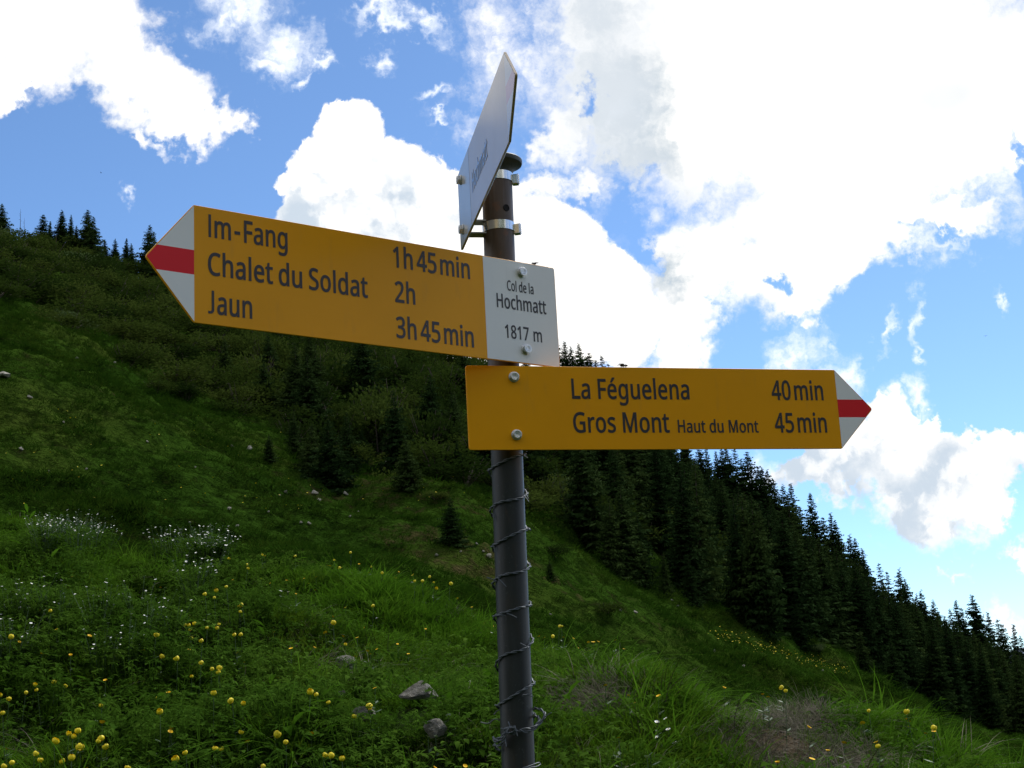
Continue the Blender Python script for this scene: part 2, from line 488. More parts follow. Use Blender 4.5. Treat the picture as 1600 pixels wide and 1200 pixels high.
def hit_tab(Z, u, v_, h=0.0, rmin=3.5, rmax=400, az=None, el=None):
    if az is None: az, el = azel(u, v_)
    f = np.interp(az, AZ, np.arange(len(AZ))); i = int(f); i = min(i, len(AZ) - 2); t = f - i
    zr = Z[i] * (1 - t) + Z[i + 1] * t
    ok = (RR >= rmin) & (RR <= rmax)
    e = (zr + h) / RR
    idx = np.nonzero(ok & (e >= math.tan(el)))[0]
    if len(idx) == 0:
        idx = [np.argmax(np.where(ok, e, -9))]
    j = idx[0]
    r = RR[j]; z = zr[j]
    if j > 0 and ok[j - 1]:
        e0, e1 = e[j - 1], e[j]
        if e1 != e0:
            tt = min(max((math.tan(el) - e0) / (e1 - e0), 0), 1)
            r = RR[j - 1] + (RR[j] - RR[j - 1]) * tt; z = zr[j - 1] + (zr[j] - zr[j - 1]) * tt
    return (r * math.sin(az), r * math.cos(az), z)


BITES = [(1055, 1062, .30, .25, .25), (1165, 1135, .55, .40, .28), (1235, 1118, .30, .25, .16), (900, 1016, .25, .15, .08), (870, 1110, .25, .15, .08)]
Z2 = make_heights()


def ground(x, y):
    """height of the land at x, y (arrays)"""
    a = np.arctan2(x, y); r = np.hypot(x, y)
    fi = np.interp(a, AZ, np.arange(len(AZ))); fj = np.interp(r, RR, np.arange(len(RR)))
    i = np.clip(fi.astype(int), 0, len(AZ) - 2); j = np.clip(fj.astype(int), 0, len(RR) - 2)
    s, t = fi - i, fj - j
    return (Z2[i, j] * (1 - s) + Z2[i + 1, j] * s) * (1 - t) + (Z2[i, j + 1] * (1 - s) + Z2[i + 1, j + 1] * s) * t
def gz(x, y): return float(ground(np.array([x]), np.array([y]))[0])
def hit(u, v_, h=0.0, rmin=3.5, rmax=400): return hit_tab(Z2, u, v_, h, rmin, rmax)

# bare earth and dead thatch: (u, v, half width m, half depth m, strength)
EARTH = [(1058, 1060, .26, .2, 1), (1045, 1080, .2, .16, .8), (1150, 1120, .34, .28, 1), (1185, 1145, .42, .34, 1), (1215, 1172, .36, .3, .8), (1238, 1120, .25, .2, .7), (890, 1012, .3, .1, .6), (870, 1110, .36, .12, .7), (930, 1125, .24, .12, .6), (855, 1175, .24, .1, .5), (880, 1000, .24, .08, .5),
         (640, 1030, .3, .1, .4), (520, 1075, .3, .1, .4),
         (600, 715, 3.0, 6.0, .9), (600, 755, 4.5, 3.5, .8), (500, 770, 4.5, 3, .7), (560, 765, 3, 3, .6), (745, 855, 3.5, 3, .9), (765, 870, 2.5, 2, .9), (30, 585, 4, 3, .6), (60, 640, 5, 5, .45), (30, 700, 6, 4, .5), (20, 760, 4, 3, .4),
         (395, 700, 2.5, 2, .6), (970, 945, 3, 2.5, .6), (940, 930, 2.5, 2, .6), (1000, 950, 3, 2, .5), (1060, 945, 2, 1.5, .4), (1110, 930, 3, 1, .6), (1150, 960, 3, 1, .6), (560, 830, 3, 2, .4), (480, 820, 3, 2, .4), (350, 830, 2, 1.2, .5), (290, 820, 3, 1, .4), (880, 790, 2, 2, .2)]
EARTHW = []
for (u, v_, a, b_, s_) in EARTH:
    p = hit(u, v_)
    EARTHW.append((p[0], p[1], a, b_, s_ * (.48 if p[1] > 30 else 1)))


def bare(x, y):
    m = np.zeros_like(x)
    wob = fbm(x * 2.3, y * 2.3, 4, 77) * 1.3
    wobf = fbm(x * .4, y * .4, 5, 78, .65) * 1.6
    for (px, py, a, b_, s_) in EARTHW:
        d = np.hypot((x - px) / a, (y - py) / b_) + (wob + .15 if a < 1.2 and py < 30 else wobf)
        m = np.maximum(m, s_ * np.clip((1.25 - d) / .5, 0, 1))
    return m


def build_ground():
    X, Y = R2 * np.sin(A2), R2 * np.cos(A2)
    V = np.stack([X, Y, Z2], -1)
    nA, nR = X.shape
    B = bare(X.ravel(), Y.ravel()).reshape(X.shape)
    jn = int(np.searchsorted(RR, 27.0))
    idx = np.arange(nA * nR).reshape(nA, nR)
    for nm, j0, j1, mt, sm in (('meadow', 0, jn, M_turf, True), ('hillside', jn, nR - 1, M_hill, True)):
        sub = V[:, j0:j1 + 1]; n = j1 - j0 + 1
        ii = np.arange(nA * n).reshape(nA, n)
        q = np.stack([ii[:-1, :-1], ii[:-1, 1:], ii[1:, 1:], ii[1:, :-1]], -1).reshape(-1, 4)[:, ::-1].copy()
        # close the circle behind the viewer
        q2 = np.stack([ii[-1, :-1], ii[-1, 1:], ii[0, 1:], ii[0, :-1]], -1)[:, ::-1].copy()
        me = mesh_np(nm, sub.reshape(-1, 3), np.concatenate([q, q2]), [mt], sm)
        at = me.attributes.new('bare', 'FLOAT', 'POINT'); at.data.foreach_set('value', B[:, j0:j1 + 1].ravel().astype(np.float32))
        o = link(bpy.data.objects.new(nm, me)); o['kind'] = 'structure'
        o['label'] = {'meadow': 'near alpine meadow with hummocks and bitten earth steps', 'hillside': 'green hillside rising to the wooded ridge'}[nm]


def ground_material(name, g1, g2, g3, soil, s1, fine, bdist):
    m_, N, b = material(name, 1.0, spec=.0)
    pos = geopos(N)
    a = N.n('ShaderNodeAttribute', attribute_name='bare')
    n1 = N.noise(pos, s1, 5, .6); n2 = N.noise(pos, fine, 4, .65)
    st = N.noise(N.v('MULTIPLY', pos, (.35, .35, 1.6)), fine * .45, 5, .6)
    c = N.ramp(n1, [(.3, g1), (.5, g2), (.7, g3)])
    c = N.mix(N.m('MULTIPLY', N.step(n2, .44, .62), .8), c, (g1[0] * .5, g1[1] * .42, g1[2] * .6, 1))
    c = N.mix(N.m('MULTIPLY', N.step(st, .56, .72), .5), c, soil + (1,))
    sc_ = N.mix(N.noise(pos, fine * 1.5, 4, .7), soil + (1,), tuple(k * 2.1 for k in soil) + (1,))
    f = N.step(N.m('ADD', a.outputs['Fac'], N.m('MULTIPLY', N.m('SUBTRACT', n2, .5), 1.1)), .3, .75)
    c = N.mix(f, c, sc_)
    N.put(b.inputs['Base Color'], c)
    bump(N, b, N.m('ADD', N.m('MULTIPLY', n2, .7), N.m('MULTIPLY', N.noise(pos, fine * 4, 3, .6), .3)), bdist)
    return m_
M_turf = ground_material('turf_soil', (.016, .030, .007), (.022, .040, .009), (.034, .048, .013), (.040, .030, .019), 1.2, 6, .06)
M_hill = ground_material('hillside_turf', (.014, .038, .004), (.024, .053, .006), (.042, .064, .010), (.040, .033, .014), .09, 1.5, .4)
build_ground()

# far mountain just showing at the right edge
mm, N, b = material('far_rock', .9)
N.put(b.inputs['Base Color'], N.mix(N.noise(geopos(N), .004, 6, .6), (.10, .14, .19, 1), (.16, .20, .26, 1)))  # blue of the distance haze is mixed into the rock's base colour
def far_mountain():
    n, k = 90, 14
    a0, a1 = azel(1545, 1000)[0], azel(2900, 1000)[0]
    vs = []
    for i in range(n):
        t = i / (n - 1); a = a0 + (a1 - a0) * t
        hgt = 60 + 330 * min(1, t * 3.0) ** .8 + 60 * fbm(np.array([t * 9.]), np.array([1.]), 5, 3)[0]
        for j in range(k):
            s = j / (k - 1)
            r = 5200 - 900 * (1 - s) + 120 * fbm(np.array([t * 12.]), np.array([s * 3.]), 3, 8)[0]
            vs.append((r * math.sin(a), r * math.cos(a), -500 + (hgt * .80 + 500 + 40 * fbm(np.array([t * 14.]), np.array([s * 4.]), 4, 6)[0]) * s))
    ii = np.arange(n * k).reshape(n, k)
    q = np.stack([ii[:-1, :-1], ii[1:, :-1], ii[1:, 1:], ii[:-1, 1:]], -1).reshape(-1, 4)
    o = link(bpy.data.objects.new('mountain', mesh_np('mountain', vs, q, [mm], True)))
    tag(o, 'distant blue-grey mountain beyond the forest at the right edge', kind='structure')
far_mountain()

# ------------------------------------------------------------------ plants: leaf helpers
def quads(centers, dirs, lens, wids, droop=0.0, r=None, kite=True):
    """leaf faces: one kite per centre, pointing along dirs"""
    r = r or rng
    n = len(centers)
    d = dirs / np.maximum(np.linalg.norm(dirs, axis=1, keepdims=True), 1e-6)
    s = np.cross(d, r.normal(size=(n, 3))); s /= np.maximum(np.linalg.norm(s, axis=1, keepdims=True), 1e-6)
    L, Wd = lens[:, None], wids[:, None]
    a = centers; b_ = centers + d * L * .45 + s * Wd; c_ = centers + d * L; e = centers + d * L * .45 - s * Wd
    if droop: c_[:, 2] -= (L * droop)[:, 0]
    V = np.stack([a, b_, c_, e], 1).reshape(-1, 3)
    return V, np.arange(4 * n).reshape(n, 4)


M_bark, N, b = material('bark', .9, spec=.2)
N.put(b.inputs['Base Color'], N.mix(N.noise(N.v('MULTIPLY', objco(N), (4, 4, 1)), 3, 4), (.05, .038, .028, 1), (.12, .10, .085, 1)))
M_spruce = leaf_material('spruce_needles', [(.012, .027, .008), (.022, .044, .012), (.044, .072, .018)], .75, .18, .22, .9, .04)
M_shrub = leaf_material('shrub_leaves', [(.016, .032, .006), (.036, .060, .010), (.066, .094, .018)], .9, .3, .16, 1.0, .0)
M_pale = leaf_material('sallow_leaves', [(.060, .090, .032), (.085, .13, .045)], .8, .25, .3, .5, .2)


def spruce_mesh(seed, slim=.19, levels=38, base=.06, sparse=1.0, top=.004):
    """unit-height spruce crown: whorls of drooping boughs carrying hanging twigs"""
    r = np.random.default_rng(seed)
    C, D, L, Wd = [], [], [], []
    for i in range(levels):
        t = base + (1 - base) * (i / levels) ** .92
        R = slim * ((1 - t) ** .78) * r.uniform(.70, 1.15) + top
        nb = max(4, int(r.integers(6, 9) * sparse * (1 if t < .85 else .8)))
        a0 = r.uniform(0, 2 * PI)
        for k in range(nb):
            a = a0 + 2 * PI * k / nb + r.uniform(-.35, .35)
            Rb = R * r.uniform(.6, 1.12)
            if r.random() < .06: Rb *= 1.25
            out = np.array([math.cos(a), math.sin(a), 0.]); side = np.array([-out[1], out[0], 0.])
            dr = .38 * (1 - t) + .05 + r.normal() * .05
            tj = t + r.normal() * .011
            m = max(3, int(7 * Rb / slim) + 2)
            for j in range(m):
                s = (j + .6) / m
                p = out * Rb * s; z = tj - Rb * dr * (s - .28 * s * s * s * 1.6) + (.18 * Rb * s if t > .8 else 0)
                p = np.array([p[0], p[1], z])
                w = Rb * .40 * (1 - s * .6) + .006
                for sg in (-1, 1):
                    C.append(p); D.append(side * sg * 1.0 + out * .6 * r.uniform(.3, 1.5) + np.array([0, 0, -.15 - .8 * r.random()])); L.append(w * r.uniform(.7, 1.25)); Wd.append(w * .22 + .0020)
                if r.random() < .5:
                    C.append(p); D.append(np.array([r.normal() * .3, r.normal() * .3, -1.])); L.append(w * r.uniform(.5, 1.0)); Wd.append(w * .24)
            C.append(out * Rb * .8 + np.array([0, 0, tj - Rb * dr * .6])); D.append(out + np.array([0, 0, .1])); L.append(Rb * .26); Wd.append(Rb * .05 + .001)
    # leader
    for j in range(10):
        z = 1 - .05 * j / 10
        C.append(np.array([0, 0, z - .02])); D.append(np.array([r.normal(), r.normal(), 1.5])); L.append(.014 + .012 * j / 10); Wd.append(.002)
    C.append(np.array([0, 0, .97])); D.append(np.array([0, 0, 1.])); L.append(.035); Wd.append(.0016)
    V, Q = quads(np.array(C), np.array(D), np.array(L), np.array(Wd), .1, r)
    return mesh_np('spruce_crown', V, Q, [M_spruce])


def trunk_mesh(h=1.0, r0=.012):
    m_ = MB(); m_.tube([(0, 0, -.04), (0, 0, .2), (.001, 0, .6), (0, 0, .99 * h)], [r0 * 1.2, r0, r0 * .45, .0006], 7)
    return m_.mesh('spruce_trunk', [M_bark], True)


SPR = [spruce_mesh(s, sl, lv, ba, sp) for s, sl, lv, ba, sp in ((1, .22, 56, .04, 1), (2, .25, 52, .02, 1), (3, .20, 58, .06, 1), (4, .23, 44, .05, .8), (5, .17, 60, .08, .9), (6, .24, 62, .0, 1), (7, .21, 40, .10, .7), (8, .26, 54, .03, .95))]
SPR_YOUNG = [spruce_mesh(s, sl, 34, .0, 1.2) for s, sl in ((11, .36), (12, .31))]
TRUNK = trunk_mesh()
# dead snag: bare trunk with stubs
def snag_mesh():
    m_ = MB(); m_.tube([(0, 0, -.05), (.01, 0, .5), (.0, .01, 1)], [.02, .013, .003], 6)
    r = random.Random(3)
    for k in range(16):
        z = .25 + .7 * k / 16; a = r.random() * 6.28; l = .10 * (1.1 - z) + .03
        m_.tube([(0, 0, z), (math.cos(a) * l, math.sin(a) * l, z + .01)], [.005, .0015], 4)
    return m_.mesh('snag', [M_bark])


def shrub_mesh(seed, leaves=1500, lobes=8, flat=.75):
    r = np.random.default_rng(seed)
    lc = np.stack([r.uniform(-.34, .34, lobes), r.uniform(-.34, .34, lobes), r.uniform(.22, .55, lobes) * flat], 1)
    lr = r.uniform(.20, .34, lobes)
    k = r.integers(0, lobes, leaves)
    d = r.normal(size=(leaves, 3)); d[:, 2] = np.abs(d[:, 2]) * 1.1 - .25; d /= np.linalg.norm(d, axis=1, keepdims=True)
    rad = lr[k] * (1 - .5 * r.random(leaves) ** 2.2) * (1 + .25 * r.normal(size=leaves) * .6)
    C = lc[k] + d * rad[:, None]
    keep = C[:, 2] > .0
    C, d = C[keep], d[keep]
    V, Q = quads(C, d + r.normal(size=C.shape) * .7 + np.array([0, 0, .4]), r.uniform(.045, .085, len(C)), r.uniform(.012, .024, len(C)), .1, r)
    return mesh_np('shrub_foliage', V, Q, [M_shrub])
def stems_mesh(seed):
    r = random.Random(seed); m_ = MB()
    for k in range(9):
        a = r.random() * 6.28; l = r.uniform(.2, .42)
        m_.tube([(0, 0, -.06), (math.cos(a) * l * .5, math.sin(a) * l * .5, .25), (math.cos(a) * l, math.sin(a) * l, r.uniform(.4, .65))], [.012, .009, .003], 5)
    return m_.mesh('shrub_stem', [M_bark])
SHR = [shrub_mesh(20 + i, 1500, 7 + i % 3, .65 + .08 * (i % 3)) for i in range(5)]
STEMS = [stems_mesh(40), stems_mesh(41)]
me_pale = SHR[1].copy(); me_pale.materials[0] = M_pale


REG = []          # (object, kind word for its label, base in the landscape)


def add_tree(x, y, h, label, group, me=None, name='spruce_tree', crown='crown', z=None, width=1.0):
    z = gz(x, y) if z is None else z
    t = empty(name, (x, y, z - .02 * h), rnd.uniform(0, 6.28))
    t.rotation_euler = (rnd.uniform(-.02, .02), rnd.uniform(-.02, .02), t.rotation_euler.z)
    t.scale = (h * width, h * width, h)
    tag(t, label, 'tree', group)
    link(bpy.data.objects.new(crown, me or rnd.choice(SPR)), t)
    link(bpy.data.objects.new('trunk', TRUNK), t)
    return t


def add_shrub(x, y, w, h, label, group, pale=False, lean=0):
    z = gz(x, y)
    t = empty('shrub', (x, y, z - .05), rnd.uniform(0, 6.28)); t.scale = (w, w, h)
    tag(t, label, 'shrub', group)
    link(bpy.data.objects.new('foliage', me_pale if pale else rnd.choice(SHR)), t)
    link(bpy.data.objects.new('stem', rnd.choice(STEMS)), t)
    return t


# --- trees whose tops stand against the sky: (u, v of the top, distance)
def tree_to(u, vtop, r, label, group, me=None, width=1.0, name='spruce_tree'):
    a, e = azel(u, vtop)
    x, y = r * math.sin(a), r * math.cos(a)
    z = gz(x, y)
    h = math.tan(e) * r - z
    if h < 1.0: return None
    return add_tree(x, y, h * 1.02, label, group, me, width=width, name=name)

LEFTTOPS = [(4, 318, 172, 'spruce cut by the left edge of the picture on the skyline', 1.1), (66, 335, 178, 'small spruce on the left skyline right of the bare snags', 1.2), (78, 345, 176, 'lowest sapling spruce beside the small one on the left skyline', 1.),
            (96, 328, 172, 'broad spruce left of centre in the skyline group above the bushes', 1.15), (111, 335, 170, 'thin spruce between two broad spruces on the left skyline', .8), (119, 352, 168, 'short spruce filling the gap in the left skyline group', 1.),
            (139, 328, 168, 'tallest spruce of the group on the left skyline', 1.2), (146, 338, 166, 'spruce leaning on the tallest one of the left skyline group', 1.), (164, 374, 170, 'little spruce at the right foot of the left skyline group', 1.),
            (180, 373, 170, 'narrow spruce standing alone between the skyline groups', .9), (197, 372, 168, 'bushy spruce of the pair left of the arrow tip', 1.1), (206, 380, 167, 'smaller spruce of the pair left of the arrow tip', .9),
            (233, 352, 166, 'tall dark spruce behind the red arrow tip', 1.25), (240, 362, 164, 'spruce partly hidden by the white half of the arrow tip', 1.)]
for u, v_, r_, lab, wd in LEFTTOPS:
    tree_to(u, v_, r_ - 5, lab, 'spruces on the left skyline', width=wd * 1.25)
SNAG = snag_mesh()
for u, v_, r_, lab in ((32, 326, 170, 'taller bare dead snag on the left skyline'), (38, 340, 170, 'shorter bare dead snag on the left skyline')):
    a, e = azel(u, v_); x, y = r_ * math.sin(a), r_ * math.cos(a); z = gz(x, y)
    o = link(bpy.data.objects.new('dead_tree', SNAG)); o.location = (x, y, z); hh = math.tan(e) * r_ - z; o.scale = (hh * .6, hh * .6, hh)
    tag(o, lab, 'dead tree', 'bare dead snags')

RIGHTTOPS = [(700, 560, 150), (716, 552, 148), (741, 556, 150), (775, 560, 150), (820, 552, 150), (868, 520, 150), (880, 533, 150), (893, 541, 150), (904, 538, 150), (914, 556, 152), (920, 551, 150), (930, 562, 150), (938, 555, 152), (950, 577, 150), (951, 567, 153), (985, 590, 150), (1010, 610, 150),
             (1040, 640, 150), (1068, 660, 150), (1092, 690, 152), (1103, 700, 153), (1118, 704, 155), (1128, 700, 155), (1137, 697, 156), (1150, 700, 156), (1160, 715, 156), (1168, 706, 157), (1180, 728, 157), (1189, 728, 158), (1199, 733, 158), (1207, 748, 158),
             (1221, 758, 160), (1237, 754, 160), (1228, 770, 158), (1250, 790, 162), (1264, 770, 165), (1262, 800, 160), (1284, 808, 165), (1294, 801, 166), (1303, 812, 166), (1312, 830, 163), (1325, 836, 168), (1336, 840, 168), (1346, 855, 168), (1352, 870, 165),
             (1375, 878, 172), (1386, 892, 172), (1403, 889, 172), (1412, 905, 170), (1429, 928, 175), (1439, 922, 175), (1446, 940, 175), (1455, 938, 175), (1464, 955, 176), (1485, 950, 178), (1494, 937, 178), (1503, 948, 178), (1516, 928, 180), (1524, 945, 180),
             (1536, 965, 180), (1545, 955, 184), (1557, 966, 184), (1567, 975, 184), (1581, 975, 186), (1592, 992, 186), (1606, 990, 186), (1630, 1010, 190), (1660, 1030, 190)]
for i, (u, v_, r_) in enumerate(RIGHTTOPS):
    where = ('behind the pole and the white name board' if u < 880 else 'just above the lower yellow board beside the white board' if u < 960 else 'hidden behind the lower yellow board' if u < 1100 else
             'just under the right half of the lower yellow board' if u < 1215 else 'on the ridge below the right arrow tip' if u < 1360 else 'on the ridge between the arrow tip and the right edge' if u < 1480 else 'on the ridge near the right edge of the picture')
    tree_to(u, v_, r_, 'dark spruce in the skyline row ' + where, 'skyline spruces ' + where, rnd.choice(SPR), width=rnd.uniform(1.0, 1.4))

# --- individual young spruces on the slope: (u, v of base, height px, width, label)
YOUNG = [(516, 762, 105, 1.25, 'dark young spruce left of the stony scree, the broadest of its group'), (488, 742, 80, 1.2, 'young spruce at the left shoulder of the slope group under the upper board'), (545, 738, 95, .9, 'slim young spruce right of the broad one under the upper board'),
         (566, 728, 60, .8, 'small spruce at the edge of the stony scree'), (637, 760, 78, 1.1, 'young spruce standing alone right of the scree'), (705, 850, 72, 1.35, 'bushy dark spruce sapling left of the pole on open turf'), (715, 735, 50, .8, 'spruce sapling beside another close left of the pole'),
         (700, 733, 44, .8, 'smallest spruce sapling left of the pole'), (978, 905, 145, 1.15, 'broad dark spruce standing forward of the forest edge'), (958, 898, 120, .9, 'spruce joined to the left of the broad one at the forest edge'), (1003, 905, 100, .8, 'spruce joined to the right of the broad one at the forest edge'),
         (1082, 948, 80, .9, 'lone young spruce on the turf in front of the forest'), (1252, 1010, 62, .9, 'young spruce on the grass edge at the foot of the tall forest'), (1190, 985, 205, .9, 'tall spruce at the lower forest edge nearest the grass'), (1160, 965, 170, .8, 'spruce left of the tall one at the lower forest edge'),
         (1040, 925, 60, .8, 'small spruce in the gap left of the lone young one'), (1468, 1118, 34, 1.4, 'tiny squat spruce on the grass ridge near the right edge'), (590, 706, 90, 1., 'spruce above the stony scree'), (620, 700, 80, 1., 'right one of two spruces above the stony scree'),
         (460, 712, 70, 1., 'young spruce at the left end of the slope group'), (420, 718, 40, 1.2, 'low spruce sapling on open turf left of the slope group'), (740, 735, 70, 1., 'young spruce just left of the pole under the lower board'), (860, 905, 30, 1.3, 'tiny spruce bush just right of the pole'),
         (1400, 1075, 70, .9, 'young spruce on the right grass ridge'), (1350, 1050, 60, .9, 'young spruce left on the right grass ridge')]
for u, v_, hp, wd, lab in YOUNG:
    p = hit(u, v_, 0, 40)
    d = math.hypot(p[0], p[1])
    add_tree(p[0], p[1], hp / 2297 * d * 1.05, lab, 'young spruces on the slope', rnd.choice(SPR_YOUNG) if hp < 130 else SPR[1], width=wd)

# --- forest on the slope behind them
def top_line(u): return np.interp(u, [400, 690, 870, 960, 1100, 1215, 1300, 1400, 1500, 1600, 1900], [560, 590, 556, 590, 712, 768, 832, 905, 958, 1000, 1120])
placed = []
tries = 0
while len(placed) < 215 and tries < 9000:
    tries += 1
    u = rnd.uniform(690, 1660)
    a = azel(u, 850)[0]
    elb, rb = c_tree(a); els, rs = c_sky(a)
    r_ = rb + (rs - rb) * rnd.random() ** .8 + rnd.uniform(1, 5)
    x, y = r_ * math.sin(a), r_ * math.cos(a); z = gz(x, y)
    pu_, pv_ = to_pix(x, y, z)
    if pu_ < 830 and rnd.random() < .35: continue
    if any((x - q[0]) ** 2 + (y - q[1]) ** 2 < (2.6 if pu_ > 1000 else 3.2) ** 2 for q in placed): continue
    h = rnd.uniform(7.5, 13) if pu_ > 1000 else rnd.uniform(5, 9.5)
    # keep the crowns below the skyline row
    for _ in range(8):
        tu, tv = to_pix(x, y, z + h)
        if tv < top_line(tu) + 14: h *= .86
    if h < 3: continue
    placed.append((x, y))
    where = ('on the steep part behind the pole' if pu_ < 870 else 'in the dark wood right of the pole' if pu_ < 1100 else 'in the middle of the dark wood' if pu_ < 1300 else 'in the dark wood towards the right edge')
    add_tree(x, y, h, 'tall dark spruce ' + where, 'spruces ' + where, rnd.choice(SPR), width=rnd.uniform(1.0, 1.45))

# --- dark young spruces scattered through the thicket left of the pole
k = 0; tries = 0
while k < 15 and tries < 3000:
    tries += 1
    u = 860 - 520 * rnd.random() ** .8; a = azel(u, 700)[0]; elb, rb = c_tree(a)
    r_ = rb + rnd.uniform(-1, 18 + (u - 340) * .05); x, y = r_ * math.sin(a), r_ * math.cos(a)
    if any((x - q[0]) ** 2 + (y - q[1]) ** 2 < 2.0 ** 2 for q in placed): continue
    placed.append((x, y)); k += 1
    add_tree(x, y, rnd.uniform(2.6, 5.6), 'dark spruce', 'spruces in the thicket left of the pole', rnd.choice(SPR_YOUNG + SPR[:2]), width=rnd.uniform(.9, 1.3))

# --- green alder and willow shrubs
cnt = 0; tries = 0; pts_s = []
while cnt < 280 and tries < 20000:
    tries += 1
    u = rnd.uniform(-60, 1120)
    a = azel(u, 600)[0]
    elb, rb = c_tree(a); els, rs = c_sky(a)
    r_ = rb + (rs - 1 - rb) * rnd.random() ** .9
    x, y = r_ * math.sin(a), r_ * math.cos(a); z = gz(x, y)
    pu_, pv_ = to_pix(x, y, z)
    if pu_ > 850 and rnd.random() < .8: continue
    if pu_ > 850 and r_ > rb + 30: continue
    sp = 2.1 if pu_ < 850 else 2.6
    if any((x - q[0]) ** 2 + (y - q[1]) ** 2 < sp ** 2 for q in pts_s): continue
    pts_s.append((x, y)); cnt += 1
    w = rnd.uniform(3.4, 5.6); h = rnd.uniform(2.2, 3.8)
    room = (math.tan(els) * rs - z) - (0 if r_ < rs else 0) + .5 + (rs - r_) * .18
    h = min(h, max(.9, room)); w = min(w, h * 2.2)
    if 330 < pu_ < 800 and rnd.random() < .4: h *= rnd.uniform(1.2, 1.6); w *= rnd.uniform(.7, 1.0)
    if pu_ < 300: h *= .8
    edge = r_ < rb + 8
    if edge: w *= .8; h *= .75
    pale = rnd.random() < .03
    where = ('on the upper left slope' if pu_ < 300 and pv_ < 470 else 'along the lower edge of the left thicket' if pu_ < 330 else 'in the dark thicket under the upper yellow board' if pu_ < 600 else 'in the thicket left of the pole' if pu_ < 780 else 'among the spruces right of the pole')
    add_shrub(x, y, w, h, ('pale grey-green willow shrub ' if pale else 'low green shrub ') + where, ('willow shrubs ' if pale else 'shrubs ') + where, pale)
# shrubs standing free
for u, v_, wp, hp, pale, lab in ((290, 625, 60, 34, False, 'round olive shrub below the left thicket'), (245, 612, 46, 26, False, 'low shrub left of the round olive one'), (888, 800, 80, 84, True, 'light grey-green willow in the hollow right of the pole'), (912, 822, 90, 60, False, 'fresh green bush in the hollow right of the pole'),
                                 (950, 850, 110, 90, False, 'olive bush in front of the dark wood'), (870, 870, 50, 24, False, 'low scrub on the turf right of the pole'), (740, 700, 40, 50, False, 'bright green shrub beside the left pole saplings'), (655, 690, 44, 60, False, 'yellow-green shrub above the lone spruce'), (680, 780, 36, 18, False, 'small dark scrub patch on the slope'),
                                 (1225, 985, 16, 20, True, 'pale bush at the foot of the tall forest'), (1280, 1018, 22, 16, True, 'pale low bush on the grass edge'), (948, 958, 44, 24, False, 'brownish scrub on the slope right of the pole'), (320, 600, 50, 30, False, 'shrub with a bare rim below the left thicket')):
    p = hit(u, v_, 0, 40); d = math.hypot(p[0], p[1])
    add_shrub(p[0], p[1], wp / 2297 * d * 1.1, hp / 2297 * d * 1.25, lab, None, pale)

# ------------------------------------------------------------------ rocks
M_rock, N, b = material('limestone', .85, spec=.3)
pos = objco(N)
c_ = N.ramp(N.noise(pos, 2.2, 6, .65), [(.3, (.20, .19, .16)), (.5, (.38, .36, .31)), (.70, (.60, .57, .52))])
geo = N.n('ShaderNodeNewGeometry')
up_ = N.n('ShaderNodeSeparateXYZ'); N.put(up_.inputs[0], geo.outputs['Normal'])
moss = N.step(N.m('ADD', N.noise(pos, 3.0, 4, .6), N.m('MULTIPLY', up_.outputs[2], .12)), .55, .66)
N.put(b.inputs['Base Color'], N.mix(N.m('MULTIPLY', moss, .55), c_, (.05, .06, .018, 1)))
bump(N, b, N.noise(pos, 7, 6, .7), .12)
M_crumb, N, b = material('soil_crumb', .95, spec=.1)
N.put(b.inputs['Base Color'], N.mix(N.n('ShaderNodeObjectInfo').outputs['Random'], (.030, .022, .014, 1), (.13, .11, .085, 1)))
M_pebble, N, b = material('pale_stone', .85)
N.put(b.inputs['Base Color'], N.mix(N.noise(objco(N), 3, 4, .6), (.16, .15, .12, 1), (.34, .32, .27, 1)))


def rock_mesh(seed, mat):
    import bmesh
    r = random.Random(seed); bm = bmesh.new()
    bmesh.ops.create_icosphere(bm, subdivisions=3, radius=1)
    pl = [(Vector((r.gauss(0, 1), r.gauss(0, 1), r.gauss(0, 1))).normalized(), r.uniform(.38, .82)) for _ in range(12)]
    for v_ in bm.verts:
        c0 = v_.co.copy()
        for n_, d in pl:
            k = c0.dot(n_)
            if k > d: c0 -= n_ * (k - d)
        c0 *= 1 + .16 * float(fbm(np.array([c0.x * 2.3 + seed]), np.array([c0.y * 2.3 + c0.z * 1.7]), 3, seed)[0])
        v_.co = c0
    me = bpy.data.meshes.new('rock'); bm.to_mesh(me); bm.free(); me.materials.append(mat)
    return me
ROCKS = [rock_mesh(i, M_rock) for i in range(4)]; PEB = [rock_mesh(10 + i, M_pebble) for i in range(4)]
ROCKS_NEAR = []
def add_rock(u, v_, wpx, hpx, label, rmin, group=None, me=None, sink=.35, name='rock'):
    p = hit(u, v_ + hpx * .3, 0, rmin); d = math.hypot(p[0], p[1])
    o = link(bpy.data.objects.new(name, me)); w = wpx / 2297 * d / 2
    o.location = (p[0], p[1], p[2] + hpx / 2297 * d * (.5 - sink) + (.07 if d < 25 else 0)); o.scale = (w * 1.1, w * rnd.uniform(.7, 1.), hpx / 2297 * d / 2 * 1.35)
    o.rotation_euler = (rnd.uniform(-.2, .2), rnd.uniform(-.25, .25), rnd.uniform(-.4, .4))
    tag(o, label, 'rock', group)
    if p[1] < 25: ROCKS_NEAR.append((p[0], p[1], p[2], w))
    return o
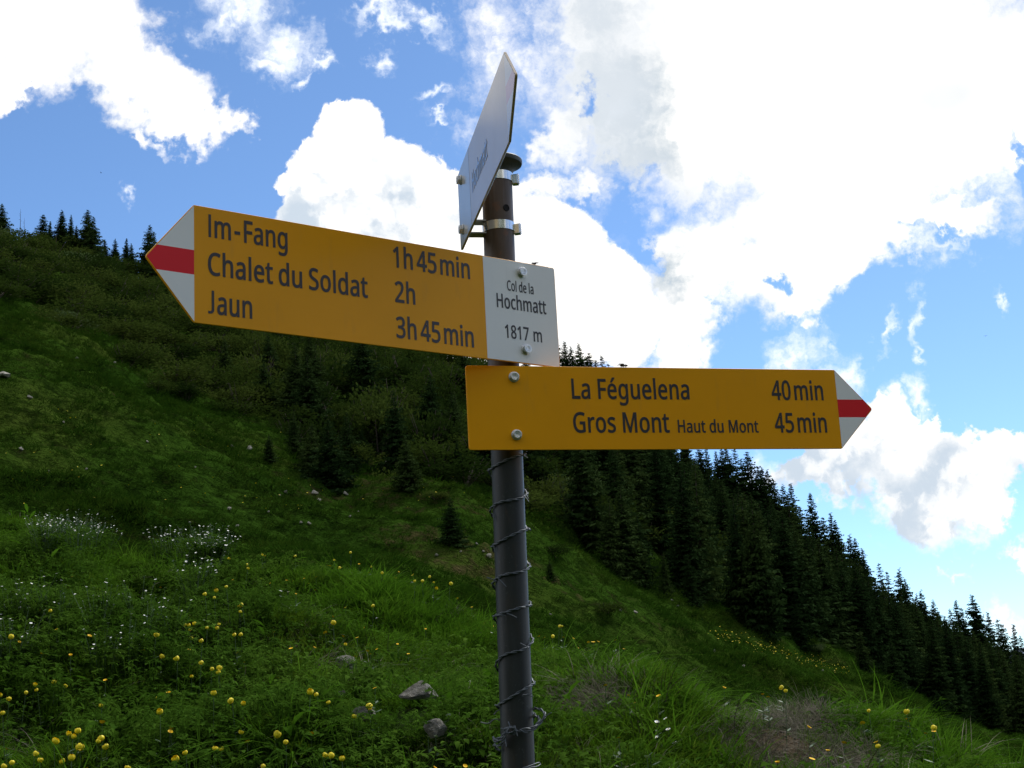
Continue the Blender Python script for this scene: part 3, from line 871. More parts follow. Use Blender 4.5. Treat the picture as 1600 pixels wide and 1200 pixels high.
for args in ((655, 1100, 70, 26, 'largest mossy rock lying in the grass left of the pole', 3.5, None, ROCKS[0], .42), (571, 1141, 40, 22, 'whitish knobbly rock left of the largest mossy rock', 3.5, None, ROCKS[1], .3), (543, 1056, 40, 20, 'flat rock overgrown with moss higher up in the meadow', 3.5, None, ROCKS[2], .3),
             (535, 1106, 16, 8, 'small grey stone between two meadow rocks', 3.5, None, ROCKS[3], .2), (684, 1168, 44, 26, 'yellow-green lichened rock at the bottom of the meadow', 3.5, None, ROCKS[2], .3), (1152, 1131, 11, 11, 'pale stone stuck in the bare earth bank', 3.5, None, PEB[0], .1),
             (5, 586, 30, 10, 'large flat pale rock at the left edge of the slope', 40, None, PEB[1], .2)): add_rock(*args)
HR = [(359, 796, 9, 'whitest stone low on the left slope'), (371, 822, 8, None), (492, 771, 13, 'bigger pale stone left of the young spruces'), (498, 783, 11, 'rounded stone just under the bigger pale stone'), (447, 769, 8, None), (437, 774, 6, None), (540, 772, 10, None), (682, 868, 8, None), (765, 870, 12, 'pale stone beside the pole on the earthy patch'),
      (547, 807, 6, None), (483, 818, 8, None), (470, 817, 7, None), (607, 727, 7, None), (588, 708, 6, None), (600, 704, 6, None), (611, 712, 5, None), (620, 738, 6, None), (390, 702, 12, 'stone under the left thicket'), (46, 621, 10, None), (362, 698, 8, None), (391, 700, 9, None), (135, 733, 6, None), (33, 702, 9, None), (179, 567, 6, None), (77, 737, 6, None),
      (970, 954, 9, 'pale stone on the slope right of the pole'), (993, 957, 8, None), (1059, 947, 6, None), (1116, 1018, 8, 'stone on the open turf below the lone young spruce'), (1162, 1042, 9, 'flat stone low on the right turf'), (745, 850, 6, None), (755, 862, 6, None), (100, 660, 5, None), (720, 862, 5, None), (1050, 938, 5, None), (560, 800, 5, None), (420, 800, 5, None), (305, 730, 5, None), (230, 690, 5, None), (120, 560, 6, None),
      (595, 716, 5, None), (604, 722, 6, None), (614, 730, 5, None), (598, 736, 7, None), (625, 722, 5, None), (1285, 1048, 6, None), (860, 960, 5, None)]
for i, (u, v_, w, lab) in enumerate(HR):
    reg = 'in the stony scree between the young spruces' if 580 < u < 630 and v_ < 745 else 'on the left slope' if u < 400 else 'on the slope left of the pole' if u < 780 else 'on the slope right of the pole'
    add_rock(u, v_, w * 1.0, w * .6, lab or 'small pale stone ' + reg, 40, 'small pale stones ' + reg, PEB[i % 4], .1, name='stone')

# ------------------------------------------------------------------ grass and herbs (stuff: scattered tufts)
M_grass = leaf_material('grass_blades', [(.032, .076, .005), (.068, .138, .008), (.125, .195, .020)], .7, .4, .8, .5, .06)
M_lush = leaf_material('lush_grass', [(.036, .094, .006), (.064, .160, .009), (.105, .215, .018)], .7, .4, 1.2, .5, .06)
M_herb = leaf_material('herb_leaves', [(.026, .066, .006), (.052, .116, .011), (.088, .165, .020)], .7, .35, 1.2, .6, .06)
M_straw, N, b = material('dry_straw', .8)
N.put(b.inputs['Base Color'], (.20, .17, .10, 1))
M_thatch, N, b = material('dead_thatch', .9)
N.put(b.inputs['Base Color'], N.mix(N.n('ShaderNodeObjectInfo').outputs['Random'], (.06, .05, .03, 1), (.15, .13, .085, 1)))


def blades(seed, n, h, spread, bend, wid, seg=3, fan=.3):
    """tuft of curved tapering blades"""
    r = np.random.default_rng(seed)
    V, Q3, Q4 = [], [], []
    for i in range(n):
        a = r.uniform(0, 2 * PI); rad = spread * math.sqrt(r.random())
        bx, by = rad * math.cos(a), rad * math.sin(a)
        hh = h * r.uniform(.45, 1.15); da = a + r.normal() * .7
        dx, dy = math.cos(da), math.sin(da)
        bn = bend * r.uniform(.4, 1.5); w = wid * r.uniform(.7, 1.3)
        sx, sy = -dy, dx
        b0 = len(V)
        for j in range(seg + 1):
            t = j / seg
            o = hh * (fan * t + bn * t * t); z = hh * (t - .38 * bn * t * t * (1 + bn * t * .6))
            ww = w * (1 - t ** 1.6) * .5
            if j < seg:
                V.append((bx + dx * o - sx * ww, by + dy * o - sy * ww, z - .01)); V.append((bx + dx * o + sx * ww, by + dy * o + sy * ww, z - .01))
            else: V.append((bx + dx * o, by + dy * o, z - .01))
        for j in range(seg - 1): Q4.append((b0 + 2 * j, b0 + 2 * j + 1, b0 + 2 * j + 3, b0 + 2 * j + 2))
        Q3.append((b0 + 2 * seg - 2, b0 + 2 * seg - 1, b0 + 2 * seg))
    return V, Q4, Q3


def proto(nm, V, Q4, Q3, mat):
    fs = []
    if len(Q4): fs.append(np.array(Q4))
    if len(Q3): fs.append(np.array(Q3))
    return bpy.data.objects.new(nm, mesh_np(nm, V, fs, [mat]))


def herb(seed, n, h, leaf, wid, spread, cut=False):
    """low herb: stalks carrying pointed leaves, leaves folded along the middle"""
    r = np.random.default_rng(seed); V, Q = [], []
    for i in range(n):
        a = r.uniform(0, 2 * PI); rad = spread * math.sqrt(r.random())
        base = np.array([rad * math.cos(a) * .4, rad * math.sin(a) * .4, 0]); z = h * r.uniform(.25, 1.1)
        tip0 = np.array([rad * math.cos(a), rad * math.sin(a), z])
        m = 5 if cut else 1
        for k in range(m):
            aa = a + (k - (m - 1) / 2) * .62 + r.normal() * .15
            L = leaf * r.uniform(.7, 1.2) * (1 if not cut else .8); w = wid * r.uniform(.8, 1.2) * (1 if not cut else .4)
            d = np.array([math.cos(aa), math.sin(aa), r.uniform(-.25, .55)]); s = np.array([-math.sin(aa), math.cos(aa), 0])
            b0 = len(V)
            for t, ww, lift in ((0, .12, 0), (.35, .9, .04), (.7, .7, .02)):
                p = tip0 + d * L * t + np.array([0, 0, -L * .25 * t * t])
                V += [tuple(p - s * w * ww + np.array([0, 0, w * .35 * ww])), tuple(p), tuple(p + s * w * ww + np.array([0, 0, w * .35 * ww]))]
            V.append(tuple(tip0 + d * L + np.array([0, 0, -L * .3])))
            for j in (0, 3): Q += [(b0 + j, b0 + j + 1, b0 + j + 4, b0 + j + 3), (b0 + j + 1, b0 + j + 2, b0 + j + 5, b0 + j + 4)]
            Q += [(b0 + 6, b0 + 7, b0 + 9, b0 + 9), (b0 + 7, b0 + 8, b0 + 9, b0 + 9)]
        s = np.array([-math.sin(a), math.cos(a), 0]) * .0016; b0 = len(V)
        V += [tuple(base - s), tuple(base + s), tuple(tip0 + s), tuple(tip0 - s)]; Q.append((b0, b0 + 1, b0 + 2, b0 + 3))
    Q4 = [q for q in Q if q[2] != q[3]]; Q3 = [q[:3] for q in Q if q[2] == q[3]]
    return V, Q4, Q3


def prototypes(items, name):
    c = bpy.data.collections.new(name)
    for o in items: c.objects.link(o)
    return c


def scatter(name, pts, rots, scales, idx, coll, label, cat):
    """one object: a cloud of points, a tuft of the collection standing on each"""
    me = bpy.data.meshes.new(name)
    me.vertices.add(len(pts)); me.vertices.foreach_set('co', pts.astype(np.float32).ravel())
    a = me.attributes.new('rot', 'FLOAT_VECTOR', 'POINT'); a.data.foreach_set('vector', rots.astype(np.float32).ravel())
    a = me.attributes.new('size', 'FLOAT_VECTOR', 'POINT'); a.data.foreach_set('vector', scales.astype(np.float32).ravel())
    a = me.attributes.new('kind_index', 'INT', 'POINT'); a.data.foreach_set('value', idx.astype(np.int32))
    o = link(bpy.data.objects.new(name, me))
    g = bpy.data.node_groups.new(name, 'GeometryNodeTree')
    g.interface.new_socket('Geometry', in_out='INPUT', socket_type='NodeSocketGeometry')
    g.interface.new_socket('Geometry', in_out='OUTPUT', socket_type='NodeSocketGeometry')
    n = g.nodes; i = n.new('NodeGroupInput'); ot = n.new('NodeGroupOutput')
    ci = n.new('GeometryNodeCollectionInfo'); ci.inputs[0].default_value = coll
    ci.inputs['Separate Children'].default_value = True; ci.inputs['Reset Children'].default_value = True
    ip = n.new('GeometryNodeInstanceOnPoints'); ip.inputs['Pick Instance'].default_value = True
    def attr(nm, t):
        q = n.new('GeometryNodeInputNamedAttribute'); q.data_type = t; q.inputs[0].default_value = nm; return q.outputs[0]
    e2r = n.new('FunctionNodeEulerToRotation')
    g.links.new(attr('rot', 'FLOAT_VECTOR'), e2r.inputs[0]); g.links.new(e2r.outputs[0], ip.inputs['Rotation'])
    g.links.new(attr('size', 'FLOAT_VECTOR'), ip.inputs['Scale']); g.links.new(attr('kind_index', 'INT'), ip.inputs['Instance Index'])
    g.links.new(i.outputs[0], ip.inputs['Points']); g.links.new(ci.outputs[0], ip.inputs['Instance']); g.links.new(ip.outputs[0], ot.inputs[0])
    md = o.modifiers.new('scatter', 'NODES'); md.node_group = g
    tag(o, label, cat, kind='stuff')
    return o


def polar_points(n, r0, r1, a0, a1, power=1.0):
    """random points in a ring sector, denser towards the near side"""
    u = rng.random(n); r = (r0 ** power + (r1 ** power - r0 ** power) * u) ** (1 / power)
    a = np.radians(a0) + rng.random(n) * np.radians(a1 - a0)
    return r * np.sin(a), r * np.cos(a), r, a


def crest_r(a): return c_crest(a)[1]
LUSH = [(620, 930, 1.3), (560, 900, 1.2), (690, 960, .8), (860, 975, .9), (960, 1000, .7), (900, 1040, .6), (1000, 1030, .6), (1240, 1140, .6), (1400, 1170, .8), (180, 900, 1.0), (900, 1130, .5), (1010, 1130, .5)]
LUSHW = [hit(u, v_) + (w,) for u, v_, w in LUSH]
HERBY = [(120, 1000, 1.6), (60, 900, 1.6), (250, 960, 1.2), (100, 1130, 1.0), (320, 880, 1.3), (720, 1090, .7), (690, 1130, .6), (420, 1150, 1.0), (440, 890, .6)]
HERBW = [hit(u, v_) + (w,) for u, v_, w in HERBY]
def near_mask(x, y, lst):
    m = np.zeros_like(x)
    w = fbm(x * 1.5, y * 1.5, 3, 55) * .8
    for px, py, pz, q in lst: m = np.maximum(m, np.clip(1.3 - np.hypot(x - px, y - py) / q + w, 0, 1))
    return m


def clear(x, y):
    """the rocks of the meadow stay free of tufts, also on the side they are seen from"""
    k = np.zeros(len(x), bool)
    for rx, ry, rz, w in ROCKS_NEAR: k |= (np.abs(x - rx) < w * 1.15) & (y < ry + w * .8) & (y > ry - w - .42)
    return k


# short and middling grass
P_short = [proto('tuft', *blades(100 + i, 26, .075, .075, .6, .0052, 3, .4), M_grass) for i in range(3)]
P_mid = [proto('tuft', *blades(110 + i, 20, .11, .06, .7, .0055, 4, .4), M_lush) for i in range(3)]
P_long = [proto('tuft', *blades(120 + i, 30, .24, .06, 1.1, .0050, 6, .25), M_lush) for i in range(2)]
P_dead = [proto('tuft', *blades(130 + i, 22, .14, .06, 1.0, .003, 4, .5), M_thatch) for i in range(2)]
c_grass = prototypes(P_short + P_mid + P_long + P_dead, 'tufts')
# order inside a collection follows the names Blender gave
names = sorted(o.name for o in c_grass.objects)
order = {o.name: names.index(o.name) for o in c_grass.objects}
def ix(lst): return [order[o.name] for o in lst]


def meadow():
    x, y, r, a = polar_points(62000, 4.2, 17.5, -27, 27, 1.25)
    keep = r < crest_r(a) * 1.16
    x, y, r, a = x[keep], y[keep], r[keep], a[keep]
    B = bare(x, y); keep = (rng.random(len(x)) > B * 1.25) & ~clear(x, y)
    x, y, r = x[keep], y[keep], r[keep]
    z = ground(x, y); n = len(x)
    lush = near_mask(x, y, LUSHW); patch = fbm(x * .9, y * .9, 4, 61) + .5
    q = rng.random(n)
    I = np.array(ix(P_short))[rng.integers(0, 3, n)]
    mid = q < np.clip(14 * 0 + .16 + .6 * lush + .5 * (patch - .5), 0, .9)
    I[mid] = np.array(ix(P_mid))[rng.integers(0, 3, mid.sum())]
    q2 = rng.random(n)
    lng = (q2 < .05 * lush + .003)
    I[lng] = np.array(ix(P_long))[rng.integers(0, 2, lng.sum())]
    dead = rng.random(n) < .02 + .25 * np.clip(bare(x + .1, y - .25) * 1.2, 0, 1) + .06 * np.clip(.6 - patch, 0, 1)
    I[dead] = np.array(ix(P_dead))[rng.integers(0, 2, dead.sum())]
    cl = np.clip(fbm(x * 2.6, y * 2.6, 3, 66) * 2.2 + .5, 0, 1)
    s = rng.uniform(.7, 1.3, n) * (.55 + .75 * cl) * (.8 + .4 * patch) * (1 - .25 * np.clip(near_mask(x, y, HERBW), 0, 1))
    S = np.stack([s * 1.15, s * 1.15, s * rng.uniform(.8, 1.15, n)], 1)
    R = np.stack([rng.normal(0, .16, n) + .10, rng.normal(0, .16, n), rng.uniform(0, 6.28, n)], 1)
    scatter('grass', np.stack([x, y, z], 1), R, S, I, c_grass, 'short and lush green grass covering the near meadow', 'grass')
meadow()

P_h1 = [proto('herb', *herb(200 + i, 16, .11, .040, .014, .09), M_herb) for i in range(2)]
P_h2 = [proto('herb', *herb(210 + i, 12, .19, .045, .013, .12, True), M_herb) for i in range(2)]
P_h3 = [proto('herb', *herb(220 + i, 34, .05, .014, .0065, .08), M_herb) for i in range(2)]
P_h4 = [proto('herb', *herb(230 + i, 5, .10, .14, .016, .05), M_lush) for i in range(1)]
c_herb = prototypes(P_h1 + P_h2 + P_h3 + P_h4, 'herbs')
names = sorted(o.name for o in c_herb.objects)
order.update({o.name: names.index(o.name) for o in c_herb.objects})


def herbs():
    x, y, r, a = polar_points(26000, 4.2, 17.5, -27, 27, 1.2)
    keep = r < crest_r(a) * 1.12
    x, y, r = x[keep], y[keep], r[keep]
    hb = near_mask(x, y, HERBW); n = len(x)
    left = np.clip(.45 - x / 6, 0, 1)
    keep = (rng.random(n) < .30 + .55 * hb + .20 * left) & (rng.random(n) > bare(x, y) * 1.3) & ~clear(x, y) & (rng.random(n) > .6 * near_mask(x, y, LUSHW))
    x, y, hb = x[keep], y[keep], hb[keep]; n = len(x); z = ground(x, y)
    q = rng.random(n)
    I = np.array(ix(P_h3))[rng.integers(0, 2, n)]
    m_ = q < .30 + .2 * hb; I[m_] = np.array(ix(P_h1))[rng.integers(0, 2, m_.sum())]
    m_ = q > 1 - .06 - .42 * hb; I[m_] = np.array(ix(P_h2))[rng.integers(0, 2, m_.sum())]
    m_ = (q > .5) & (q < .512 + .02 * hb); I[m_] = ix(P_h4)[0]
    s = rng.uniform(.65, 1.25, n)
    R = np.stack([rng.normal(0, .2, n) + .12, rng.normal(0, .2, n), rng.uniform(0, 6.28, n)], 1)
    scatter('herbs', np.stack([x, y, z], 1), R, np.stack([s, s, s], 1), I, c_herb, 'broad-leaved herbs and clover mixed into the near grass', 'herbs')
herbs()

# coarse turf of the hillside
M_farg = leaf_material('hillside_grass', [(.013, .042, .004), (.026, .064, .006), (.050, .082, .010)], .9, .25, .07, .6, .0)
P_far = [proto('turf_tuft', *blades(300 + i, 16, .24, .30, .8, .03, 2, .6), M_farg) for i in range(3)]
c_far = prototypes(P_far, 'turf_tufts')
def hillgrass():
    x, y, r, a = polar_points(210000, 40, 150, -27, 27, 1.15)
    elb, rb = c_tree(a)
    keep = (r < rb + 14) & (rng.random(len(x)) > bare(x, y) * .95)
    dens = np.clip(fbm(x * .22, y * .12, 4, 71) * 1.6 + .75, .25, 1)
    keep &= rng.random(len(x)) < dens
    x, y = x[keep], y[keep]; n = len(x); z = ground(x, y)
    s = rng.uniform(.5, 1.2, n) * (.8 + .8 * np.clip(fbm(x * .5, y * .5, 3, 72) + .3, 0, 1))
    R = np.stack([rng.normal(0, .1, n) + .3, rng.normal(0, .1, n), rng.uniform(0, 6.28, n)], 1)
    scatter('hillside_turf', np.stack([x, y, z - .02], 1), R, np.stack([s, s, s * .8], 1), rng.integers(0, 3, n), c_far, 'coarse tufted grass covering the far hillside', 'grass')
hillgrass()

# ------------------------------------------------------------------ flowers, each a thing
M_stem, N, b = material('flower_stem', .6); N.put(b.inputs['Base Color'], (.035, .075, .018, 1))
M_yel, N, b = material('globeflower_petal', .55, spec=.3)
N.put(b.inputs['Base Color'], N.mix(N.noise(objco(N), 60, 2), (.80, .62, .01, 1), (.90, .76, .03, 1)))
M_but, N, b = material('buttercup_petal', .65, spec=.15); N.put(b.inputs['Base Color'], (.82, .50, .01, 1))
M_white, N, b = material('white_petal', .6); N.put(b.inputs['Base Color'], (.78, .80, .80, 1))


def globe_mesh(seed, n_pet=11, open_=0.0):
    """ball-shaped flower of overlapping cupped sepals"""
    r = random.Random(seed); m_ = MB()
    for k in range(n_pet):
        inner = k >= n_pet * .55
        a = 2 * PI * k / n_pet * 2.0 + r.uniform(-.1, .1); R = .0155 * (.82 if inner else 1) * r.uniform(.95, 1.05)
        vs = []; nu, nv = 5, 6
        for i in range(nv):
            t = i / (nv - 1); ph = -1.35 + t * (2.45 - open_ * .9 - (0 if inner else .15))
            hw = .62 * math.sin(PI * (.12 + .80 * t)) ** .7
            for j in range(nu):
                s = (j / (nu - 1) - .5) * 2
                th = a + s * hw; RR_ = R * (1 + .04 * s * s + open_ * .35 * t)
                vs.append((RR_ * math.cos(ph) * math.cos(th), RR_ * math.cos(ph) * math.sin(th), RR_ * 1.02 * math.sin(ph) + .016))
        m_.add(vs, [(i * nu + j, i * nu + j + 1, (i + 1) * nu + j + 1, (i + 1) * nu + j) for i in range(nv - 1) for j in range(nu - 1)])
    return m_.mesh('flower_head', [M_yel], True)


def cup_mesh(nm, mat, n_pet, R, up, wid, centre=None):
    m_ = MB()
    for k in range(n_pet):
        a = 2 * PI * k / n_pet; d = Vector((math.cos(a), math.sin(a), 0)); s = Vector((-math.sin(a), math.cos(a), 0))
        pr = ((0, .15, 0), (.4, .8, .35 * up), (.8, 1, .85 * up), (1, .55, up))
        vs = []
        for t, w, z in pr:
            for q in (-1, 0, 1): vs.append(d * R * t + s * R * wid * w * q + Vector((0, 0, z * R + abs(q) * R * .05)))
        m_.add(vs, [(i * 3 + j, i * 3 + j + 1, (i + 1) * 3 + j + 1, (i + 1) * 3 + j) for i in range(3) for j in range(2)])
    if centre: m_.lathe([(0.0005, R * .02), (R * .28, R * .05), (R * .22, R * .22), (.0005, R * .28)], 8, 1)
    return m_.mesh(nm, [mat] + ([centre] if centre else []), True)


def stem_mesh(h, seed, leaf=True):
    r = random.Random(seed); m_ = MB()
    bx, by = r.uniform(-.15, .15) * h, r.uniform(-.15, .15) * h
    m_.tube([(bx, by, -h - .04), (bx * .4, by * .4, -h * .5), (0, 0, 0)], [.0018, .0016, .0013], 5)
    if leaf:
        for k in range(5):
            a = r.random() * 6.28; z = -h * r.uniform(.35, .85); L = .05
            d = Vector((math.cos(a), math.sin(a), .3)); s = Vector((-math.sin(a), math.cos(a), 0)) * .008
            p = Vector((bx * -z / h * .5, by * -z / h * .5, z))
            m_.add([p, p + d * L * .5 - s, p + d * L, p + d * L * .5 + s], [(0, 1, 2, 3)])
    return m_.mesh('flower_stem', [M_stem])


GLOBES = [globe_mesh(i, 11, o) for i, o in enumerate((0, .05, .15, .3))]
BUTS = [cup_mesh('flower_head', M_but, 5, .0115, .75, .62, M_but), cup_mesh('flower_head', M_but, 5, .0125, .4, .62, M_but)]
DAISY = [cup_mesh('flower_head', M_white, 5, .0125, .15, .62, M_yel), cup_mesh('flower_head', M_white, 6, .011, .3, .6, M_yel)]
STEMH = {h: [stem_mesh(h, int(h * 100) + i) for i in range(2)] for h in (.10, .16, .24)}

C1 = lambda x, y: (x / 2.857, 780 + y / 2.857)
C2 = lambda x, y: (400 + x / 2.857, 780 + y / 2.857)
C3 = lambda x, y: (820 + x / 2.857, 780 + y / 2.857)
C4 = lambda x, y: (1200 + x / 2.857, 780 + y / 2.857)
GL = [C1(*p) for p in ((40, 890), (115, 860), (153, 825), (168, 848), (241, 816), (287, 832), (12, 952), (1, 873), (455, 916), (305, 1043), (325, 1056), (352, 1034), (242, 1079), (357, 1109), (153, 1133), (179, 1163), (286, 1165), (319, 1156), (10, 1190), (433, 1078), (456, 1067), (477, 1105), (706, 884), (715, 948),
      (824, 558), (847, 560), (869, 555), (848, 580), (925, 572), (976, 557), (973, 573), (695, 607), (856, 620), (903, 631), (720, 701), (793, 712), (900, 728), (945, 758), (978, 755), (977, 773), (856, 788), (954, 866), (1037, 896), (1082, 909), (1049, 603), (1079, 603), (957, 437), (917, 423), (967, 408), (1011, 390), (1082, 470), (1070, 500), (1069, 478), (1104, 308), (1104, 290), (1020, 265), (1072, 1037), (959, 1112), (990, 1112), (788, 1160), (831, 1128), (565, 1197), (227, 496), (52, 1175), (48, 615))]
GL += [C2(*p) for p in ((27, 218), (176, 253), (348, 271), (371, 305), (515, 299), (561, 328), (423, 213), (525, 475), (345, 553), (398, 648), (710, 366), (778, 345), (793, 370), (805, 398), (743, 366), (862, 293), (243, 860), (325, 904), (508, 926), (438, 969), (87, 1052), (302, 1137), (331, 1144), (384, 1157), (28, 1190), (134, 1080), (274, 868))]
GL += [C3(*p) for p in ((116, 478), (150, 505), (160, 505), (1150, 838), (1163, 853))] + [C4(*p) for p in ((450, 943), (620, 950), (735, 1018), (492, 1100))]
BU = [C2(*p) for p in ((40, 230), (97, 790), (245, 1038), (460, 1180), (581, 1170), (796, 1190), (933, 1180), (679, 685), (497, 673), (541, 665), (512, 685), (444, 697), (531, 835), (260, 657), (156, 660), (757, 574), (309, 590), (80, 587), (65, 370), (22, 350), (138, 360), (165, 360), (215, 350), (237, 373), (268, 343), (265, 402), (178, 418), (317, 233), (380, 228), (442, 262), (570, 258), (632, 305), (636, 300), (895, 380), (920, 382), (960, 405), (1055, 460), (1062, 462), (401, 478), (343, 520), (478, 568), (388, 608), (452, 612), (632, 640), (620, 275), (700, 330), (330, 260), (500, 240), (460, 258))]
BU += [C3(*p) for p in ((58, 525), (168, 540), (213, 567), (233, 575), (280, 572), (297, 508), (320, 528), (278, 540), (398, 540), (436, 565), (85, 570), (360, 823), (463, 868), (597, 870), (493, 900), (418, 1055), (885, 792), (1057, 818), (1085, 875), (1127, 1168))]
BU += [C4(*p) for p in ((422, 992), (615, 975), (630, 985), (628, 1010), (703, 1038), (740, 1030), (265, 1115), (180, 1012), (483, 1080), (195, 1150), (40, 1168), (338, 1080), (935, 1175))]
BU += [C1(*p) for p in ((320, 343), (843, 664), (1060, 678), (1090, 722), (895, 383), (940, 355), (1040, 357), (716, 390), (470, 800), (455, 990), (764, 1015), (760, 1028), (955, 1035), (1104, 1075), (665, 1160), (385, 1195), (30, 1105), (225, 590), (255, 577), (185, 683), (315, 688), (175, 490), (105, 560), (85, 630), (640, 668), (725, 862), (752, 858), (400, 603))]
DA = [C2(*p) for p in ((712, 655), (740, 670), (637, 681), (927, 702), (955, 808), (755, 786), (841, 872), (859, 955), (844, 983), (768, 1050), (802, 1048), (540, 525), (565, 550), (513, 562), (110, 405), (145, 408), (348, 463), (1050, 590))]
DA += [C3(*p) for p in ((588, 985), (628, 970), (639, 1017), (600, 1040), (586, 1053), (668, 1078), (695, 1095), (560, 1128), (545, 1140), (153, 1180))]


def meadow_spot(u, v_):
    if u < 190: s = 'in the lower left corner' if v_ > 1050 else 'at the left edge'
    elif u < 400: s = 'at the bottom left' if v_ > 1100 else 'in the left middle of the meadow' if v_ > 930 else 'near the meadow crest on the left'
    elif u < 770: s = 'at the bottom between the rocks and the left side' if v_ > 1100 and u < 560 else 'around the mossy rocks' if v_ > 1020 else 'in the middle of the meadow' if v_ > 920 else 'on the meadow crest left of the pole'
    elif u < 1000: s = 'just right of the pole'
    elif u < 1200: s = 'by the earthy hollow'
    else: s = 'in the lower right corner'
    return s
BIG = {(round(a_), round(b_)): l for (a_, b_), l in (((C2(508, 926)), 'largest yellow globeflower hanging alone left of the mossy rocks'), ((C2(525, 475)), 'single yellow globeflower in the middle of the meadow beside long grass'), ((C2(87, 1052)), 'big yellow globeflower near the bottom left of the meadow rocks'),
        ((C1(695, 607)), 'big yellow globeflower above the left cluster of globeflowers'), ((C1(720, 701)), 'big yellow globeflower lower in the left middle cluster'), ((C1(357, 1109)), 'largest yellow globeflower of the lower left corner'), ((C1(242, 1079)), 'wide yellow globeflower left in the lower left group'),
        ((C2(243, 860)), 'yellow globeflower with a small buttercup at its side'), ((C1(788, 1160)), 'flattened yellow globeflower at the bottom edge on the left'), ((C2(345, 553)), 'yellow globeflower with a drooping bloom in the middle of the meadow'), ((C2(862, 293)), 'yellow globeflower standing against the dark slope on the crest'))}


def flower(u, v_, heads, hopts, nm, what, cat, size=1.0, tilt=.35, parts=True):
    h = rnd.choice(hopts)
    p = hit(u, v_, h + .01, 4.2, 22)
    t = empty(nm, p, rnd.uniform(0, 6.28))
    head = link(bpy.data.objects.new('flower_head', rnd.choice(heads)), t)
    head.location = (0, 0, h); head.rotation_euler = (rnd.uniform(-tilt, tilt), rnd.uniform(-tilt, tilt), rnd.uniform(0, 6.28))
    s = size * rnd.uniform(.85, 1.15); head.scale = (s, s, s * rnd.uniform(.78, 1.0))
    st = link(bpy.data.objects.new('flower_stem', rnd.choice(STEMH[h])), t); st.location = (0, 0, h)
    sp = meadow_spot(u, v_)
    key = (round(u), round(v_))
    lab = BIG.get(key) if nm == 'globeflower' else None
    tag(t, lab or (what + ' ' + sp), cat, None if lab else (what + 's ' + sp))
    return t
for u, v_ in GL:
    big = (round(u), round(v_)) in BIG
    flower(u, v_, GLOBES, (.24, .16), 'globeflower', 'round yellow globeflower', 'flower', .95 if big else rnd.uniform(.60, .82), .7)
for u, v_ in BU: flower(u, v_, BUTS, (.10, .16, .16), 'buttercup', 'small golden buttercup', 'flower', rnd.uniform(.7, .95), .6)
for u, v_ in DA: flower(u, v_, DAISY, (.10,), 'white_flower', 'single white flower', 'flower', .95, .5)


def white_plant_mesh(seed, n):
    """bushy plant of a white-flowered buttercup: forked stems, many small white blooms, cut leaves"""
    r = random.Random(seed); f = MB(); s = MB()
    for k in range(n):
        a = r.random() * 6.28; q = .17 * math.sqrt(r.random()); z = r.uniform(.24, .40)
        c0 = Vector((q * math.cos(a), q * math.sin(a), z)); n0 = Vector((r.gauss(0, .4), r.gauss(0, .4) - .25, 1)).normalized()
        rot = n0.to_track_quat('Z', 'Y').to_matrix(); R = r.uniform(.0075, .0105)
        for p in range(5):
            b_ = 2 * PI * p / 5; d = rot @ Vector((math.cos(b_), math.sin(b_), .2)); t = rot @ Vector((-math.sin(b_), math.cos(b_), 0))
            f.add([c0, c0 + d * R * .6 - t * R * .5, c0 + d * R, c0 + d * R * .6 + t * R * .5], [(0, 1, 2, 3)], 0)
        f.add([c0 + rot @ Vector((R * .25 * math.cos(2 * PI * p / 5), R * .25 * math.sin(2 * PI * p / 5), R * .15)) for p in range(5)], [(0, 1, 2, 3, 4)], 1)
        s.tube([(c0.x * .2, c0.y * .2, -.03), (c0.x * .6, c0.y * .6, z * .6), tuple(c0 - n0 * .002)], .0012, 3, cap=False)
    V, Q4, Q3 = herb(seed, 22, .26, .07, .022, .17, True)
    s.add(V, Q4 + Q3, 1)
    return f.mesh('blossom_head', [M_white, M_yel]), s.mesh('leafy_stem', [M_stem, M_herb])
WP = [white_plant_mesh(60 + i, n) for i, n in enumerate((16, 22, 10))]
def white_cluster(x0, x1, y0, y1, n, label, group, s0=1.0):
    for i in range(n):
        cx_, cy_ = rnd.uniform(x0, x1), rnd.uniform(y0, y1)
        u, v_ = C1(cx_, cy_)
        p = hit(u, v_, .26 * s0, 4.2, 22)
        t = empty('white_flowered_plant', p, rnd.uniform(0, 6.28)); t.scale = (s0 * rnd.uniform(.85, 1.15),) * 3
        a, b_ = rnd.choice(WP) if s0 == 1.0 else WP[2]
        link(bpy.data.objects.new('blossom', a), t)['kind'] = 'stuff'; link(bpy.data.objects.new('leafy_stem', b_), t)
        tag(t, label, 'flower', group)
white_cluster(175, 330, 105, 150, 8, 'white-flowered plant in the left cluster on the meadow crest', 'white-flowered plants on the left of the crest')
white_cluster(330, 490, 100, 165, 8, 'white-flowered plant in the left cluster on the meadow crest', 'white-flowered plants on the left of the crest')
white_cluster(640, 760, 185, 210, 2, 'white-flowered plant at the left end of the second crest cluster', 'white-flowered plants at the left end of the second crest cluster')
white_cluster(770, 1010, 140, 190, 14, 'white-flowered plant in the second cluster on the meadow crest', 'white-flowered plants in the second crest cluster')
white_cluster(850, 940, 300, 350, 3, 'white-flowered plant just below the second crest cluster', 'white-flowered plants below the second crest cluster')
white_cluster(20, 300, 400, 480, 6, 'white-flowered plant in the shady hollow at the left', 'white-flowered plants in the left hollow', .8)
white_cluster(400, 620, 410, 500, 4, 'white-flowered plant below the long bent grass', 'white-flowered plants below the bent grass', .8)
white_cluster(650, 800, 445, 520, 4, 'white-flowered plant left of the small globeflower group', 'white-flowered plants left of the globeflower group', .8)
